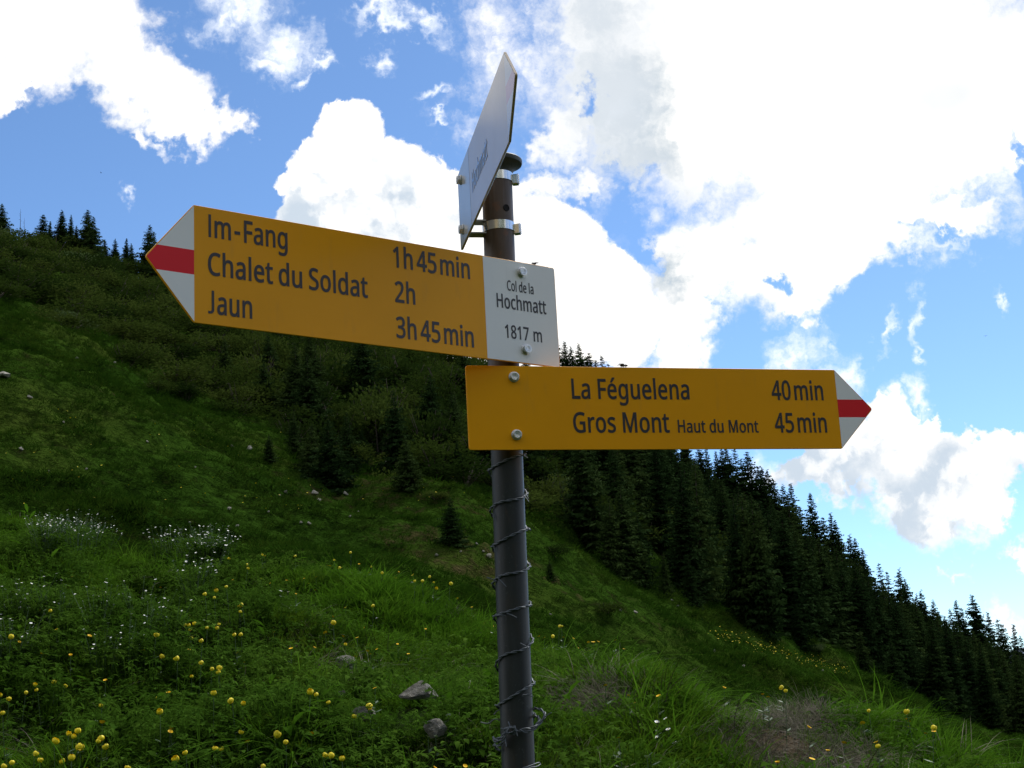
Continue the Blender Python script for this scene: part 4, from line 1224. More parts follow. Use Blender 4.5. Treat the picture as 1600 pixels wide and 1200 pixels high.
white_cluster(0, 100, 565, 640, 4, 'white-flowered plant at the left edge halfway down the meadow', 'white-flowered plants at the left edge', .9)
white_cluster(400, 660, 590, 680, 4, 'white-flowered plant in the middle of the left meadow', 'white-flowered plants in the middle of the left meadow', .7)


# single dry stalks
def dry_stalk(p0, p1, label, rmin=4.2):
    a = Vector(hit(*p0, 0.0, rmin, 22)); d = a.length
    r1 = ray(*p1); b_ = Vector(r1 / r1[1] * a.y)
    m_ = MB(); mid = (a + b_) / 2 + Vector((0, 0, .01))
    m_.tube([tuple((a - a)), tuple(mid - a), tuple(b_ - a)], [.0022, .0018, .001], 5)
    o = m_.build('dry_stalk', M_straw); o.location = a
    tag(o, label, 'stalk')
for p0, p1, l in ((C3(472, 850), C3(503, 715), 'tall dry stalk with a bent tip in the earthy hollow'), (C3(548, 870), C3(530, 745), 'dry stalk right of the bent one in the earthy hollow'), (C1(680, 620), C1(525, 475), 'long straw leaning across the herbs on the left'), (C1(0, 888), C1(110, 855), 'straw behind the globeflowers at the left edge'),
                  (C1(190, 1045), C1(280, 950), 'straw leaning among the lower left grass'), (C1(148, 1130), C1(130, 1040), 'whitish stalk in the lower left corner'), (C4(500, 1120), C4(488, 1045), 'pale dry stalk in the lower right grass'), (C4(455, 1150), C4(400, 1100), 'forked dead twig in the lower right grass'),
                  (C4(25, 1035), C4(80, 1010), 'bent root end over the earth bank'), (C3(700, 1108), C3(800, 1068), 'straw lying in the grass right of the white flowers'), (C2(1030, 700), C2(1047, 668), 'short pale straw left of the pole'), (C1(1092, 850), C1(1098, 735), 'green-white stalk under a buttercup in the left meadow')):
    dry_stalk(p0, p1, l)


# thatch and pebbles on the broken earth
def broken_ground():
    x, y, r, a = polar_points(60000, 5.5, 13, 0, 20, 1.2)
    B = bare(x, y)
    k = (B > .25) & (rng.random(len(x)) < .55 * (1.25 - B)); x, y = x[k], y[k]; n = len(x)
    I = np.array(ix(P_dead))[rng.integers(0, 2, n)]; g = rng.random(n) < .25; I[g] = np.array(ix(P_short))[rng.integers(0, 3, g.sum())]
    s = rng.uniform(.35, .9, n)
    scatter('thatch', np.stack([x, y, ground(x, y)], 1), np.stack([rng.normal(.5, .3, n), rng.normal(0, .3, n), rng.uniform(-.6, .6, n)], 1), np.stack([s, s, s], 1), I, c_grass, 'dead matted grass fringing the bare earth bank', 'dead grass')
    x, y, r, a = polar_points(60000, 5.5, 13, 0, 20, 1.2)
    k = (bare(x, y) > .6) & (rng.random(len(x)) < .16); x, y = x[k], y[k]; n = len(x)
    crumbs = []
    for q in PEB:
        q2 = q.copy(); q2.materials[0] = M_crumb; crumbs.append(bpy.data.objects.new('pebble', q2))
    c_peb = prototypes(crumbs, 'pebbles')
    s = rng.gamma(1.4, .0045, n) + .003
    scatter('gravel', np.stack([x, y, ground(x, y)], 1), rng.uniform(-1, 1, (n, 3)), np.stack([s, s, s * .7], 1), rng.integers(0, 4, n), c_peb, 'crumbs of soil and small stones on the bare earth bank', 'gravel')
broken_ground()
def slope_flowers():
    dot = cup_mesh('slope_flower', M_yel, 5, .03, .5, .6)
    c_f = prototypes([bpy.data.objects.new('slope_flower', dot)], 'slope_flowers')
    P_ = []
    for k in range(260):
        t = rnd.random(); u = 1120 + 200 * t + rnd.gauss(0, 8); v_ = 990 + 58 * t + rnd.gauss(0, 5)
        P_.append(hit(u, v_, .15, 40))
    for k in range(120):
        P_.append(hit(rnd.uniform(0, 760), rnd.uniform(640, 800), .15, 40))
    P_ = np.array(P_); n = len(P_); P_[:, 2] += .22
    scatter('slope_flowers', P_, rng.uniform(-.6, .6, (n, 3)), np.ones((n, 3)) * rng.uniform(.6, 1.2, (n, 1)), np.zeros(n, int), c_f, 'sprinkle of tiny yellow flowers on the hillside turf', 'flowers')
slope_flowers()

# ------------------------------------------------------------------ signpost
GLYPH = json.loads(r'''{"-":[186,[[12,172,12,258,174,258,174,172]]],"0":[330,[[313,287,313,253,312,220,309,190,306,161,301,134,296,109,289,87,281,66,272,47,261,30,249,15,235,3,219,-7,202,-14,184,-18,164,-20,140,-17,117,-10,97,3,79,20,64,41,51,66,40,94,32,126,25,162,21,200,18,242,17,287,18,332,20,374,25,413,31,448,39,480,49,509,62,533,77,554,95,571,116,583,139,591,165,593,189,591,212,583,232,571,250,554,265,533,279,509,289,480,298,448,305,413,310,374,313,332],[91,287,91,250,93,216,95,185,99,158,103,135,109,115,116,98,124,85,132,75,142,69,152,65,165,64,177,65,187,69,197,75,205,85,213,98,220,114,226,134,231,158,234,185,237,216,239,250,239,287,239,324,237,358,234,389,231,415,226,439,220,459,213,475,205,488,197,498,187,504,177,508,165,510,152,508,142,504,132,498,124,488,116,475,109,459,103,439,99,416,95,389,93,358,91,324]]],"1":[330,[[216,-12,144,-12,144,400,144,440,145,470,154,488,162,486,158,480,154,475,150,470,131,447,76,385,37,454,158,584,216,584]]],"2":[330,[[312,-12,16,-12,16,62,126,217,141,238,155,257,167,276,178,293,188,309,197,326,204,341,210,357,214,373,217,389,219,406,220,424,219,445,215,463,210,477,202,489,193,498,183,504,172,508,159,509,146,508,134,506,122,502,112,496,101,489,90,480,79,470,57,447,18,515,32,530,41,540,51,549,61,557,71,564,82,571,94,577,106,583,118,587,132,590,145,592,159,592,179,591,198,587,215,581,232,572,246,560,259,547,270,532,279,514,286,495,291,474,294,452,295,428,294,405,292,383,287,361,281,340,274,320,265,300,255,280,243,261,231,241,217,221,203,200,187,178,103,64,103,76,312,76]]],"3":[330,[[296,439,295,419,293,401,290,384,285,368,279,354,271,340,262,328,252,318,241,309,229,301,216,295,211,293,211,307,226,304,248,293,267,279,283,262,294,241,302,217,307,191,309,163,308,138,304,114,299,91,291,70,281,50,268,32,253,17,235,4,215,-7,192,-14,167,-18,139,-20,123,-19,107,-18,91,-16,76,-12,62,-8,47,-2,33,5,14,17,17,105,45,91,58,84,72,77,86,72,100,68,113,65,127,63,140,63,164,65,183,70,199,78,211,89,220,103,227,120,231,141,233,164,232,180,230,194,226,206,221,217,214,225,207,233,198,239,187,244,174,248,161,251,145,253,129,254,77,254,77,337,129,337,144,338,158,340,170,344,180,349,190,356,198,363,205,372,210,382,215,394,218,406,220,419,221,434,220,452,217,467,211,480,204,491,195,499,184,505,172,508,157,510,148,509,138,508,130,507,121,504,113,501,106,498,98,494,91,489,84,484,76,478,69,471,50,455,14,523,32,541,46,553,61,563,78,573,96,581,115,587,136,591,157,592,189,589,218,581,242,567,262,548,277,524,288,498,294,470]]],"4":[330,[[330,118,270,118,270,-12,198,-12,198,118,1,118,1,193,199,587,270,587,270,205,330,205],[198,374,198,412,199,445,200,474,201,489,219,489,219,489,216,481,213,472,209,463,206,455,202,447,199,439,196,433,79,204,198,205]]],"5":[330,[[159,363,181,361,201,357,221,351,238,341,254,329,269,314,281,298,291,279,299,258,304,235,308,210,309,183,308,153,304,126,298,100,289,76,279,55,265,35,250,19,232,5,213,-6,191,-13,168,-18,143,-20,127,-19,111,-17,95,-15,80,-11,66,-6,53,0,40,6,25,17,29,105,54,91,65,84,77,78,91,73,104,69,118,66,131,64,144,64,157,64,170,67,181,70,191,75,201,82,209,90,216,100,222,111,227,124,231,140,233,157,234,176,232,201,228,222,221,240,212,254,200,266,184,274,165,279,142,280,134,280,126,279,117,278,107,277,98,275,89,273,81,271,69,267,34,297,51,584,280,584,280,497,116,497,108,357,120,359,129,361,138,362,148,363]]],"7":[330,[[63,-12,232,497,14,497,14,584,313,584,313,516,143,-12]]],"8":[330,[[165,592,184,591,202,588,218,583,234,575,249,565,262,554,273,540,282,524,290,507,295,487,299,466,300,443,299,426,297,409,293,394,288,379,282,366,275,353,267,341,257,330,248,320,238,311,221,303,241,294,253,284,264,273,275,261,284,249,292,235,300,220,305,204,310,187,312,168,313,148,312,124,308,101,303,80,295,60,285,43,273,27,259,13,244,1,226,-8,208,-14,188,-18,166,-20,144,-18,122,-15,103,-8,85,1,69,12,55,25,43,41,34,58,26,77,21,99,18,121,17,146,18,166,20,185,24,202,29,218,36,233,44,247,53,260,63,272,74,282,85,292,103,300,86,308,77,318,68,328,60,340,52,352,46,365,40,379,36,394,33,409,31,426,30,444,31,467,34,487,40,506,48,524,57,539,68,553,81,565,96,575,112,582,128,588,146,591],[89,145,91,127,94,110,100,96,108,83,118,73,131,66,146,61,165,60,183,61,198,66,210,73,221,83,229,96,235,111,239,128,240,148,240,160,238,171,235,182,231,192,225,201,219,210,212,218,203,226,194,234,184,241,172,248,160,255,156,257,150,253,140,245,130,237,121,229,114,221,108,212,102,203,98,193,94,183,92,171,90,159],[164,512,151,511,139,508,129,502,120,494,113,485,107,473,104,458,103,441,103,428,105,416,108,406,112,396,117,388,122,380,129,373,136,366,145,359,154,353,163,346,167,344,170,346,179,352,187,359,195,365,202,372,208,380,213,388,218,397,222,406,224,416,226,428,226,441,225,458,222,473,217,485,209,494,200,502,190,508,178,511]]],"C":[365,[[233,506,218,505,204,502,191,498,179,492,168,484,157,474,147,463,138,450,130,435,123,418,116,400,111,380,107,359,104,336,102,312,102,286,103,253,105,222,110,193,117,167,125,144,136,123,147,106,161,92,176,81,193,73,211,68,232,67,245,67,257,68,269,70,281,73,292,76,304,80,315,84,342,95,342,8,324,-1,311,-6,299,-10,286,-14,272,-16,257,-18,242,-19,224,-20,193,-17,163,-10,136,2,112,19,91,41,73,66,58,95,45,127,36,163,29,202,25,243,24,287,25,319,27,350,31,380,37,408,45,435,54,460,64,484,77,505,91,525,106,542,124,557,143,569,163,579,185,586,209,591,233,592,250,592,266,590,282,587,298,583,313,578,327,572,341,564,361,552,333,469,311,482,301,487,290,492,280,497,269,501,257,504,245,505]]],"F":[300,[[119,-12,45,-12,45,584,298,584,298,498,119,498,119,318,287,318,287,231,119,231]]],"G":[420,[[223,314,389,314,389,14,365,4,348,-2,330,-8,312,-12,294,-15,275,-18,254,-19,232,-20,200,-17,170,-10,142,2,117,19,95,40,76,65,60,93,47,126,37,161,30,200,25,242,24,286,25,331,30,372,38,410,50,446,65,478,82,507,103,532,127,553,153,570,183,582,215,590,249,592,267,592,284,590,301,587,318,583,333,578,349,572,364,565,386,552,359,467,335,481,324,487,312,492,299,497,286,501,273,503,260,505,246,506,224,504,204,499,186,491,169,480,154,466,140,449,129,429,119,405,111,380,105,351,102,320,101,286,102,254,105,224,110,195,116,169,125,145,136,125,148,107,163,93,179,81,198,73,220,68,245,66,257,66,269,67,279,68,289,70,298,72,306,74,314,76,314,76,314,227,223,227]]],"H":[428,[[383,-12,308,-12,308,256,119,256,119,-12,45,-12,45,584,119,584,119,342,308,342,308,584,383,584]]],"I":[170,[[50,-12,120,-12,120,584,50,584]]],"J":[205,[[150,584,80,584,80,110,78,94,72,79,63,66,51,56,37,50,22,48,0,52,-18,60,-26,0,0,-12,30,-14,90,-2,109,11,125,28,138,48,146,70,150,94,149,118,150,110]]],"L":[303,[[45,-12,45,584,119,584,119,76,300,76,300,-12]]],"M":[524,[[45,-12,115,-12,115,440,229,-12,289,-12,405,440,405,-12,479,-12,479,584,383,584,262,150,142,584,45,584]]],"S":[317,[[301,153,300,127,297,103,291,81,282,61,272,43,259,27,244,13,227,1,208,-8,187,-14,166,-18,143,-20,131,-19,119,-19,108,-18,97,-16,86,-14,76,-12,66,-9,56,-6,47,-3,39,1,31,5,18,13,20,105,46,92,57,86,70,81,85,76,99,72,114,68,130,67,145,66,158,67,171,69,181,72,191,76,199,81,206,87,212,95,217,103,221,112,224,123,226,134,226,147,226,159,224,171,222,181,219,189,214,197,209,205,201,213,192,221,182,228,168,237,153,245,135,254,122,262,110,269,98,277,87,285,77,294,68,303,59,313,52,323,45,334,39,346,34,359,30,372,27,387,25,402,24,418,23,435,24,458,28,479,33,500,41,518,51,535,63,549,77,562,92,573,109,581,127,587,146,591,166,592,184,592,201,590,217,587,232,583,247,578,260,572,274,566,293,554,271,469,248,483,237,488,225,493,214,498,202,501,190,504,178,505,165,506,154,505,144,503,135,501,128,497,121,492,115,487,110,480,106,473,103,464,101,455,99,445,99,434,99,421,101,409,103,399,106,390,111,382,116,375,123,367,131,360,141,353,153,345,167,337,183,329,200,319,217,309,232,298,246,287,259,275,270,262,280,248,287,232,294,215,298,196,301,176]]],"a":[324,[[166,449,195,446,220,439,242,427,259,410,272,388,282,361,287,329,289,293,289,-12,230,-12,221,49,235,49,231,44,224,33,217,23,209,14,201,6,192,-1,183,-7,173,-12,162,-15,150,-18,138,-19,124,-20,109,-19,95,-16,81,-11,68,-4,56,5,45,16,36,28,29,43,23,60,18,78,16,98,15,120,17,152,25,180,37,206,55,227,78,244,105,256,138,264,174,268,216,270,216,284,215,308,212,328,207,342,202,352,194,359,186,364,176,367,163,369,153,368,142,366,132,364,122,360,112,355,102,349,92,344,70,329,47,405,65,417,77,424,90,431,104,437,119,442,135,446,150,448],[182,196,157,194,136,189,120,182,109,174,101,164,96,151,92,136,91,119,92,103,94,91,98,81,104,74,110,68,118,64,126,61,136,60,152,62,167,67,180,75,192,86,202,101,209,120,214,144,215,172,215,198]]],"c":[277,[[173,-20,152,-18,131,-13,112,-5,93,6,77,20,62,38,50,59,39,83,31,111,25,141,21,175,20,213,21,251,25,286,31,318,40,346,51,370,64,391,79,409,96,424,114,435,134,443,155,448,176,449,189,449,202,448,214,445,226,442,237,438,247,434,256,429,271,420,250,340,230,349,223,352,215,356,207,359,198,361,190,363,183,364,176,365,163,364,151,361,141,356,132,349,124,340,117,329,110,316,105,300,101,282,98,261,96,238,96,213,96,189,98,167,101,147,105,129,110,113,117,100,124,89,131,80,140,73,150,68,161,65,173,64,184,65,195,66,204,68,214,71,222,75,231,78,239,83,262,94,264,9,251,0,242,-5,232,-9,222,-13,211,-16,199,-18,187,-19]]],"d":[355,[[158,-20,128,-16,101,-4,77,15,57,42,40,75,29,115,22,161,20,214,22,267,29,314,41,354,57,387,77,414,101,434,129,446,159,449,172,449,184,447,196,444,206,440,216,435,225,429,233,422,241,414,248,406,254,398,260,389,262,386,246,386,245,405,245,414,244,423,244,431,244,438,244,621,318,621,318,-12,255,-12,247,46,262,46,260,43,254,34,248,25,241,17,234,9,225,2,216,-4,206,-10,195,-14,184,-17,172,-19],[167,62,187,64,203,70,216,80,226,93,234,112,239,137,243,166,244,201,244,213,243,250,240,282,234,310,226,331,216,348,204,359,187,365,166,368,151,365,137,359,126,347,115,329,107,306,101,279,97,248,96,213,97,177,101,146,107,120,115,98,125,82,137,71,151,64]]],"e":[326,[[169,449,190,448,209,443,228,434,244,423,259,408,272,391,283,372,292,350,299,326,304,300,307,273,308,244,308,190,97,190,98,168,103,140,110,116,121,97,133,82,147,72,164,66,183,64,197,64,209,65,221,68,232,71,242,75,254,79,265,85,292,98,294,13,276,3,264,-3,251,-8,239,-12,226,-15,212,-18,197,-19,180,-20,158,-18,136,-13,115,-4,96,8,79,23,64,41,51,63,40,87,31,114,25,144,21,177,20,212,21,247,25,279,30,309,38,336,48,361,59,384,73,403,89,419,107,432,126,442,147,448],[168,369,154,367,141,362,130,354,120,341,112,325,105,306,100,283,98,269,231,269,231,275,230,290,227,305,224,318,220,330,215,340,209,349,203,356,196,362,188,365,178,368]]],"g":[355,[[158,449,175,448,191,445,206,439,220,431,233,421,245,409,256,395,262,384,248,384,255,441,318,441,318,-7,317,-37,314,-65,309,-90,302,-113,293,-134,281,-152,268,-168,252,-181,234,-191,214,-198,191,-203,168,-204,150,-204,134,-202,118,-200,103,-197,89,-193,75,-188,62,-182,45,-172,47,-84,73,-98,85,-104,97,-110,111,-114,125,-118,139,-120,155,-122,170,-122,187,-121,201,-116,213,-107,224,-95,232,-79,239,-60,243,-38,244,-13,244,4,245,32,245,45,262,45,256,35,246,21,234,9,221,-2,207,-9,192,-15,176,-18,159,-20,128,-16,100,-3,76,17,56,45,40,79,29,118,22,163,20,214,22,264,29,309,40,348,55,383,75,412,99,432,127,445],[166,367,155,366,146,363,138,358,130,351,123,342,116,330,110,317,105,300,101,282,98,261,96,238,96,213,97,177,101,145,107,119,116,97,126,81,138,70,151,63,167,61,177,62,186,63,195,65,202,68,209,72,215,77,220,83,225,91,230,99,234,109,237,120,240,133,242,147,244,162,245,179,245,197,245,214,244,241,243,266,240,287,236,306,231,321,225,334,218,345,210,353,201,359,191,363,179,366]]],"h":[357,[[111,431,111,423,111,415,111,407,111,399,109,382,93,382,96,387,102,397,109,407,117,416,126,423,135,430,144,435,154,440,165,444,175,446,186,448,197,449,216,447,234,444,251,438,266,430,279,420,291,407,300,391,308,374,314,354,318,332,321,307,322,280,322,-12,248,-12,248,275,247,298,244,318,240,334,233,346,226,355,216,362,205,366,190,367,176,366,163,363,153,358,144,352,136,343,130,333,124,320,119,305,116,287,113,268,112,246,111,222,111,-12,38,-12,38,621,111,621]]],"i":[149,[[111,441,111,-12,38,-12,38,441],[75,603,83,602,91,599,98,594,105,587,110,579,113,569,115,558,116,546,115,534,113,523,110,514,105,505,98,499,91,494,84,491,75,490,66,491,58,494,51,499,44,505,39,514,36,524,34,534,34,546,34,558,36,569,39,579,45,587,51,594,58,599,66,602]]],"l":[149,[[111,-12,38,-12,38,621,111,621]]],"m":[540,[[389,449,416,447,439,439,460,426,477,407,489,383,498,354,503,320,505,280,505,-12,431,-12,431,276,430,299,428,319,423,334,418,347,411,356,402,362,392,366,380,367,362,365,347,359,335,350,326,337,318,319,312,296,309,269,308,237,308,-12,234,-12,234,277,234,292,233,306,231,319,228,330,225,339,221,347,216,353,211,358,205,362,199,365,191,366,183,367,170,366,159,363,149,359,141,352,135,344,128,333,123,320,119,305,116,288,113,268,112,247,111,223,111,-12,38,-12,38,441,100,441,108,383,93,383,95,387,102,398,109,408,116,417,124,424,133,431,142,437,151,441,161,445,171,447,181,449,192,449,210,448,228,444,244,438,258,429,271,418,282,404,291,388,294,377,282,377,288,389,299,405,311,419,325,430,340,438,356,444,372,448]]],"n":[357,[[198,449,226,447,251,439,273,426,291,408,305,384,314,354,320,320,322,280,322,-12,248,-12,248,275,247,298,244,318,240,334,233,346,226,355,216,362,205,366,191,367,170,365,153,358,140,348,130,333,122,313,116,288,113,258,111,223,111,-12,38,-12,38,441,100,441,108,383,93,383,96,388,103,398,110,408,118,417,127,425,136,431,146,437,156,441,166,445,177,447,187,449]]],"o":[349,[[330,216,329,189,327,164,324,140,319,118,313,97,306,78,298,60,289,44,278,30,266,17,253,6,239,-3,224,-10,208,-15,191,-19,174,-20,157,-19,141,-15,126,-10,111,-3,98,6,85,17,73,30,63,44,53,60,45,78,37,97,31,118,26,140,23,164,21,189,20,216,21,251,25,283,30,313,38,340,48,365,61,386,75,405,92,421,110,433,130,442,152,448,176,449,198,448,219,442,239,433,257,421,273,405,288,386,300,365,311,340,319,313,325,283,328,251],[96,216,96,192,98,170,101,149,105,131,110,114,116,100,123,88,132,79,141,71,151,66,162,63,175,62,188,63,199,66,209,71,218,79,226,88,234,100,240,114,245,131,249,149,252,170,254,192,254,216,253,240,252,262,249,282,245,300,240,316,233,330,226,341,218,351,209,358,199,363,188,366,175,367,155,365,140,358,127,347,116,330,107,308,101,282,97,251]]],"r":[238,[[193,449,213,448,219,447,224,446,229,445,242,441,234,354,205,361,201,361,197,362,194,362,190,362,183,362,176,360,169,357,162,354,155,349,149,343,143,336,137,328,131,319,126,309,122,298,118,286,115,273,113,259,112,245,111,229,111,-12,38,-12,38,441,101,441,107,363,91,363,93,368,99,380,106,391,113,402,121,412,129,421,138,429,148,436,158,442,170,446,181,449]]],"s":[277,[[262,119,261,98,258,78,253,60,246,44,237,29,226,16,213,5,198,-4,182,-11,165,-16,147,-19,127,-20,111,-19,95,-18,81,-15,68,-12,56,-8,44,-3,33,3,19,13,21,99,46,87,56,81,67,76,79,70,91,66,104,63,116,61,128,60,145,61,158,64,168,69,176,74,182,82,186,90,189,101,190,112,190,119,189,125,187,131,185,136,182,141,178,146,172,152,165,158,157,164,146,171,134,178,120,186,105,194,91,202,79,210,67,219,56,228,46,238,38,249,31,261,25,275,21,290,19,306,18,324,20,352,27,376,38,398,54,417,73,431,95,441,119,447,145,449,160,449,175,447,188,445,202,441,215,437,227,432,239,426,258,414,234,336,212,348,202,353,192,357,182,361,172,365,162,367,152,368,142,369,129,368,118,366,109,362,102,357,96,352,93,345,90,337,89,328,90,321,91,314,93,309,95,304,99,299,103,294,110,289,117,283,126,277,137,271,149,264,163,256,177,249,191,241,203,232,215,224,226,215,235,204,243,193,250,181,255,167,259,152,261,136]]],"t":[208,[[153,61,158,61,163,62,168,63,174,64,179,65,184,66,188,68,207,75,207,-2,197,-8,190,-11,183,-13,175,-16,167,-17,159,-19,151,-19,144,-20,130,-19,118,-16,105,-12,93,-6,82,2,72,12,63,25,55,40,49,57,45,77,42,100,42,125,42,364,-2,364,-2,415,44,444,65,540,115,540,115,441,205,441,205,364,115,364,115,127,116,110,119,95,122,84,127,75,133,69,139,65,145,62]]],"u":[357,[[319,441,319,-12,256,-12,249,45,264,45,261,41,255,30,247,20,239,12,230,4,221,-2,211,-8,201,-12,191,-15,180,-18,169,-19,158,-20,139,-18,121,-15,105,-9,90,-1,76,9,65,22,55,38,48,55,42,75,37,97,35,122,34,148,34,441,109,441,109,153,110,130,112,111,117,95,123,83,131,74,140,67,152,63,166,62,180,63,193,66,204,71,213,77,220,86,227,96,233,109,237,124,241,142,243,161,245,183,245,206,245,441]]],"é":[326,[[169,449,190,448,209,443,228,434,244,423,259,408,272,391,283,372,292,350,299,326,304,300,307,273,308,244,308,190,97,190,98,168,103,140,110,116,121,97,133,82,147,72,164,66,183,64,197,64,209,65,221,68,232,71,242,75,254,79,265,85,292,98,294,13,276,3,264,-3,251,-8,239,-12,226,-15,212,-18,197,-19,180,-20,158,-18,136,-13,115,-4,96,8,79,23,64,41,51,63,40,87,31,114,25,144,21,177,20,212,21,247,25,279,30,309,38,336,48,361,59,384,73,403,89,419,107,432,126,442,147,448],[168,369,154,367,141,362,130,354,120,341,112,325,105,306,100,283,98,269,231,269,231,275,230,290,227,305,224,318,220,330,215,340,209,349,203,356,196,362,188,365,178,368],[262,604,257,595,254,588,250,581,245,573,240,565,234,556,229,548,223,539,217,531,211,522,205,514,199,506,193,498,187,491,181,484,173,474,122,474,122,499,128,509,133,518,137,527,142,537,147,547,152,558,157,568,162,579,167,590,171,600,175,609,181,626,262,626]]]}''')
def zinc(name, base, rough, metal=.9, streak=(1, 1, .12), sc=60):
    m_, N, b = material(name, rough, metal)
    p = N.v('MULTIPLY', objco(N), streak)
    n = N.noise(p, sc, 5, .6)
    N.put(b.inputs['Base Color'], N.mix(n, tuple(k * .7 for k in base) + (1,), tuple(k * 1.25 for k in base) + (1,)))
    N.put(b.inputs['Roughness'], N.m('ADD', N.m('MULTIPLY', n, .25), rough - .1))
    bump(N, b, n, .0006, .5)
    return m_, N, b
M_bolt = zinc('zinc_bolt', (.62, .62, .60), .35, .85, (1, 1, 1), 160)[0]
M_clamp = zinc('bright_steel_band', (.72, .74, .76), .18, 1.0, (1, 1, .2), 60)[0]
M_bracket = zinc('grey_bracket', (.36, .37, .37), .5, .7, (1, 1, 1), 50)[0]
M_wire = zinc('galvanised_wire', (.09, .105, .12), .55, .5, (1, 1, 1), 200)[0]
M_hole, N, b = material('dark_hole', .9); N.put(b.inputs['Base Color'], (.005, .004, .004, 1))

# pole: old galvanised tube below, brown weathered steel at the top
M_pole, N, b = material('weathered_pole', .55, .35, .4)
oc = objco(N); sep = N.n('ShaderNodeSeparateXYZ'); N.put(sep.inputs[0], oc)
st = N.noise(N.v('MULTIPLY', oc, (1, 1, .06)), 90, 5, .6); bl = N.noise(N.v('MULTIPLY', oc, (1, 1, .5)), 22, 5, .65)
low = N.mix(st, (.016, .018, .019, 1), (.040, .044, .046, 1))
low = N.mix(N.m('MULTIPLY', N.step(bl, .50, .66), .45), low, (.040, .034, .028, 1))
low = N.mix(N.m('MULTIPLY', N.step(N.noise(oc, 160, 3, .6), .60, .72), .4), low, (.075, .08, .085, 1))
low = N.mix(N.m('MULTIPLY', N.step(N.noise(N.v('MULTIPLY', oc, (1, 1, .25)), 12, 5, .7), .58, .66), .5), low, (.085, .050, .030, 1))
hi = N.mix(bl, (.052, .036, .027, 1), (.115, .085, .068, 1))
hi = N.mix(N.m('MULTIPLY', N.step(st, .5, .7), .5), hi, (.14, .12, .11, 1))
hi = N.mix(N.m('MULTIPLY', N.step(N.noise(oc, 30, 4, .6), .56, .68), .5), hi, (.16, .075, .040, 1))
N.put(b.inputs['Base Color'], N.mix(N.step(N.m('ADD', sep.outputs[2], N.m('MULTIPLY', N.m('SUBTRACT', bl, .5), .2)), .55, .72), low, hi))
N.put(b.inputs['Roughness'], N.m('ADD', N.m('MULTIPLY', st, .3), .32))
bump(N, b, N.m('ADD', st, bl), .0008, .6)


def enamel(name, col, dirt=.12, coat=.06, ior=1.5):
    m_, N, b = material(name, .45, 0, .18, coat)
    b.inputs['Coat IOR'].default_value = ior
    p = objco(N)
    n = N.noise(p, 5, 5, .6); f = N.noise(p, 240, 3, .6)
    sm = N.noise(N.v('MULTIPLY', p, (3, 3, .5)), 16, 5, .6)
    c_ = N.mix(N.m('MULTIPLY', N.step(n, .35, .75), dirt), col + (1,), tuple(k * .72 for k in col) + (1,))
    c_ = N.mix(N.m('MULTIPLY', N.step(sm, .56, .74), dirt * .8), c_, tuple(k * .6 + .05 for k in col) + (1,))
    c_ = N.mix(N.m('MULTIPLY', N.step(f, .60, .70), dirt * .5), c_, tuple(k * .75 for k in col) + (1,))
    N.put(b.inputs['Base Color'], c_)
    N.put(b.inputs['Roughness'], N.m('ADD', N.m('MULTIPLY', n, .22), .30))
    bump(N, b, N.m('ADD', N.m('MULTIPLY', f, .3), n), .0004, .5)
    return m_
M_yellow = enamel('yellow_enamel', (.88, .37, .0), .22)
M_wht = enamel('white_enamel', (.86, .86, .86), .12)
M_red = enamel('red_enamel', (.80, .020, .028), .16)
M_yelpale = enamel('aged_yellow_enamel', (.44, .32, .16), .3, .8, 1.6)  # yellow, white and red here carry the edge-on board's glare in their base colour
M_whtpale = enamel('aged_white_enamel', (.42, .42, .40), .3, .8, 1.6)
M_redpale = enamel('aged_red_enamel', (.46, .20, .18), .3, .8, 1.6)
M_ink, N, b = material('black_print', .5); N.put(b.inputs['Base Color'], (.022, .019, .022, 1))
M_inkfade, N, b = material('greyish_print', .45); N.put(b.inputs['Base Color'], (.030, .024, .026, 1))


M_inkblue = enamel('faded_print', (.22, .25, .32), .1, 1.0, 1.6)  # black print, greyed and blued in its colour for the glare over it


def text_mesh(nm, s, x0, x1, z, cap, mat, gaps=None, y=-.0003):
    """lettering: outline glyphs set between x0 and x1 on the base line z, capitals cap high"""
    gaps = gaps or {}
    k = cap / .596; z = z + .012 * k; pen = 0; items = []; track = 0
    for i, ch in enumerate(s):
        if ch == ' ': pen += gaps.get(i, 190); continue
        if ch == '-': pen += 45
        items.append((ch, pen)); pen += GLYPH[ch][0] + 14 + (45 if ch == '-' else 0)
    mn = min(min(c_[0::2]) + p for ch, p in items for c_ in GLYPH[ch][1]); mxx = max(max(c_[0::2]) + p for ch, p in items for c_ in GLYPH[ch][1])
    kx = (x1 - x0) * 1000 / (mxx - mn)
    cu = bpy.data.curves.new(nm, 'CURVE'); cu.dimensions = '2D'; cu.fill_mode = 'BOTH'; cu.extrude = .00015
    for ch, p in items:
        for c_ in GLYPH[ch][1]:
            sp = cu.splines.new('POLY'); n = len(c_) // 2; sp.points.add(n - 1)
            for i in range(n): sp.points[i].co = ((c_[2 * i] + p - mn) * kx / 1000 + x0, c_[2 * i + 1] * k / 1000 + z, 0, 1)
            sp.use_cyclic_u = True
    tmp = bpy.data.objects.new('tmp', cu)
    me = bpy.data.meshes.new_from_object(tmp); bpy.data.objects.remove(tmp); bpy.data.curves.remove(cu)
    me.transform(Matrix.Rotation(PI / 2, 4, 'X')); me.transform(Matrix.Translation((0, y, 0)))
    me.name = nm; me.materials.clear(); me.materials.append(mat)
    return me


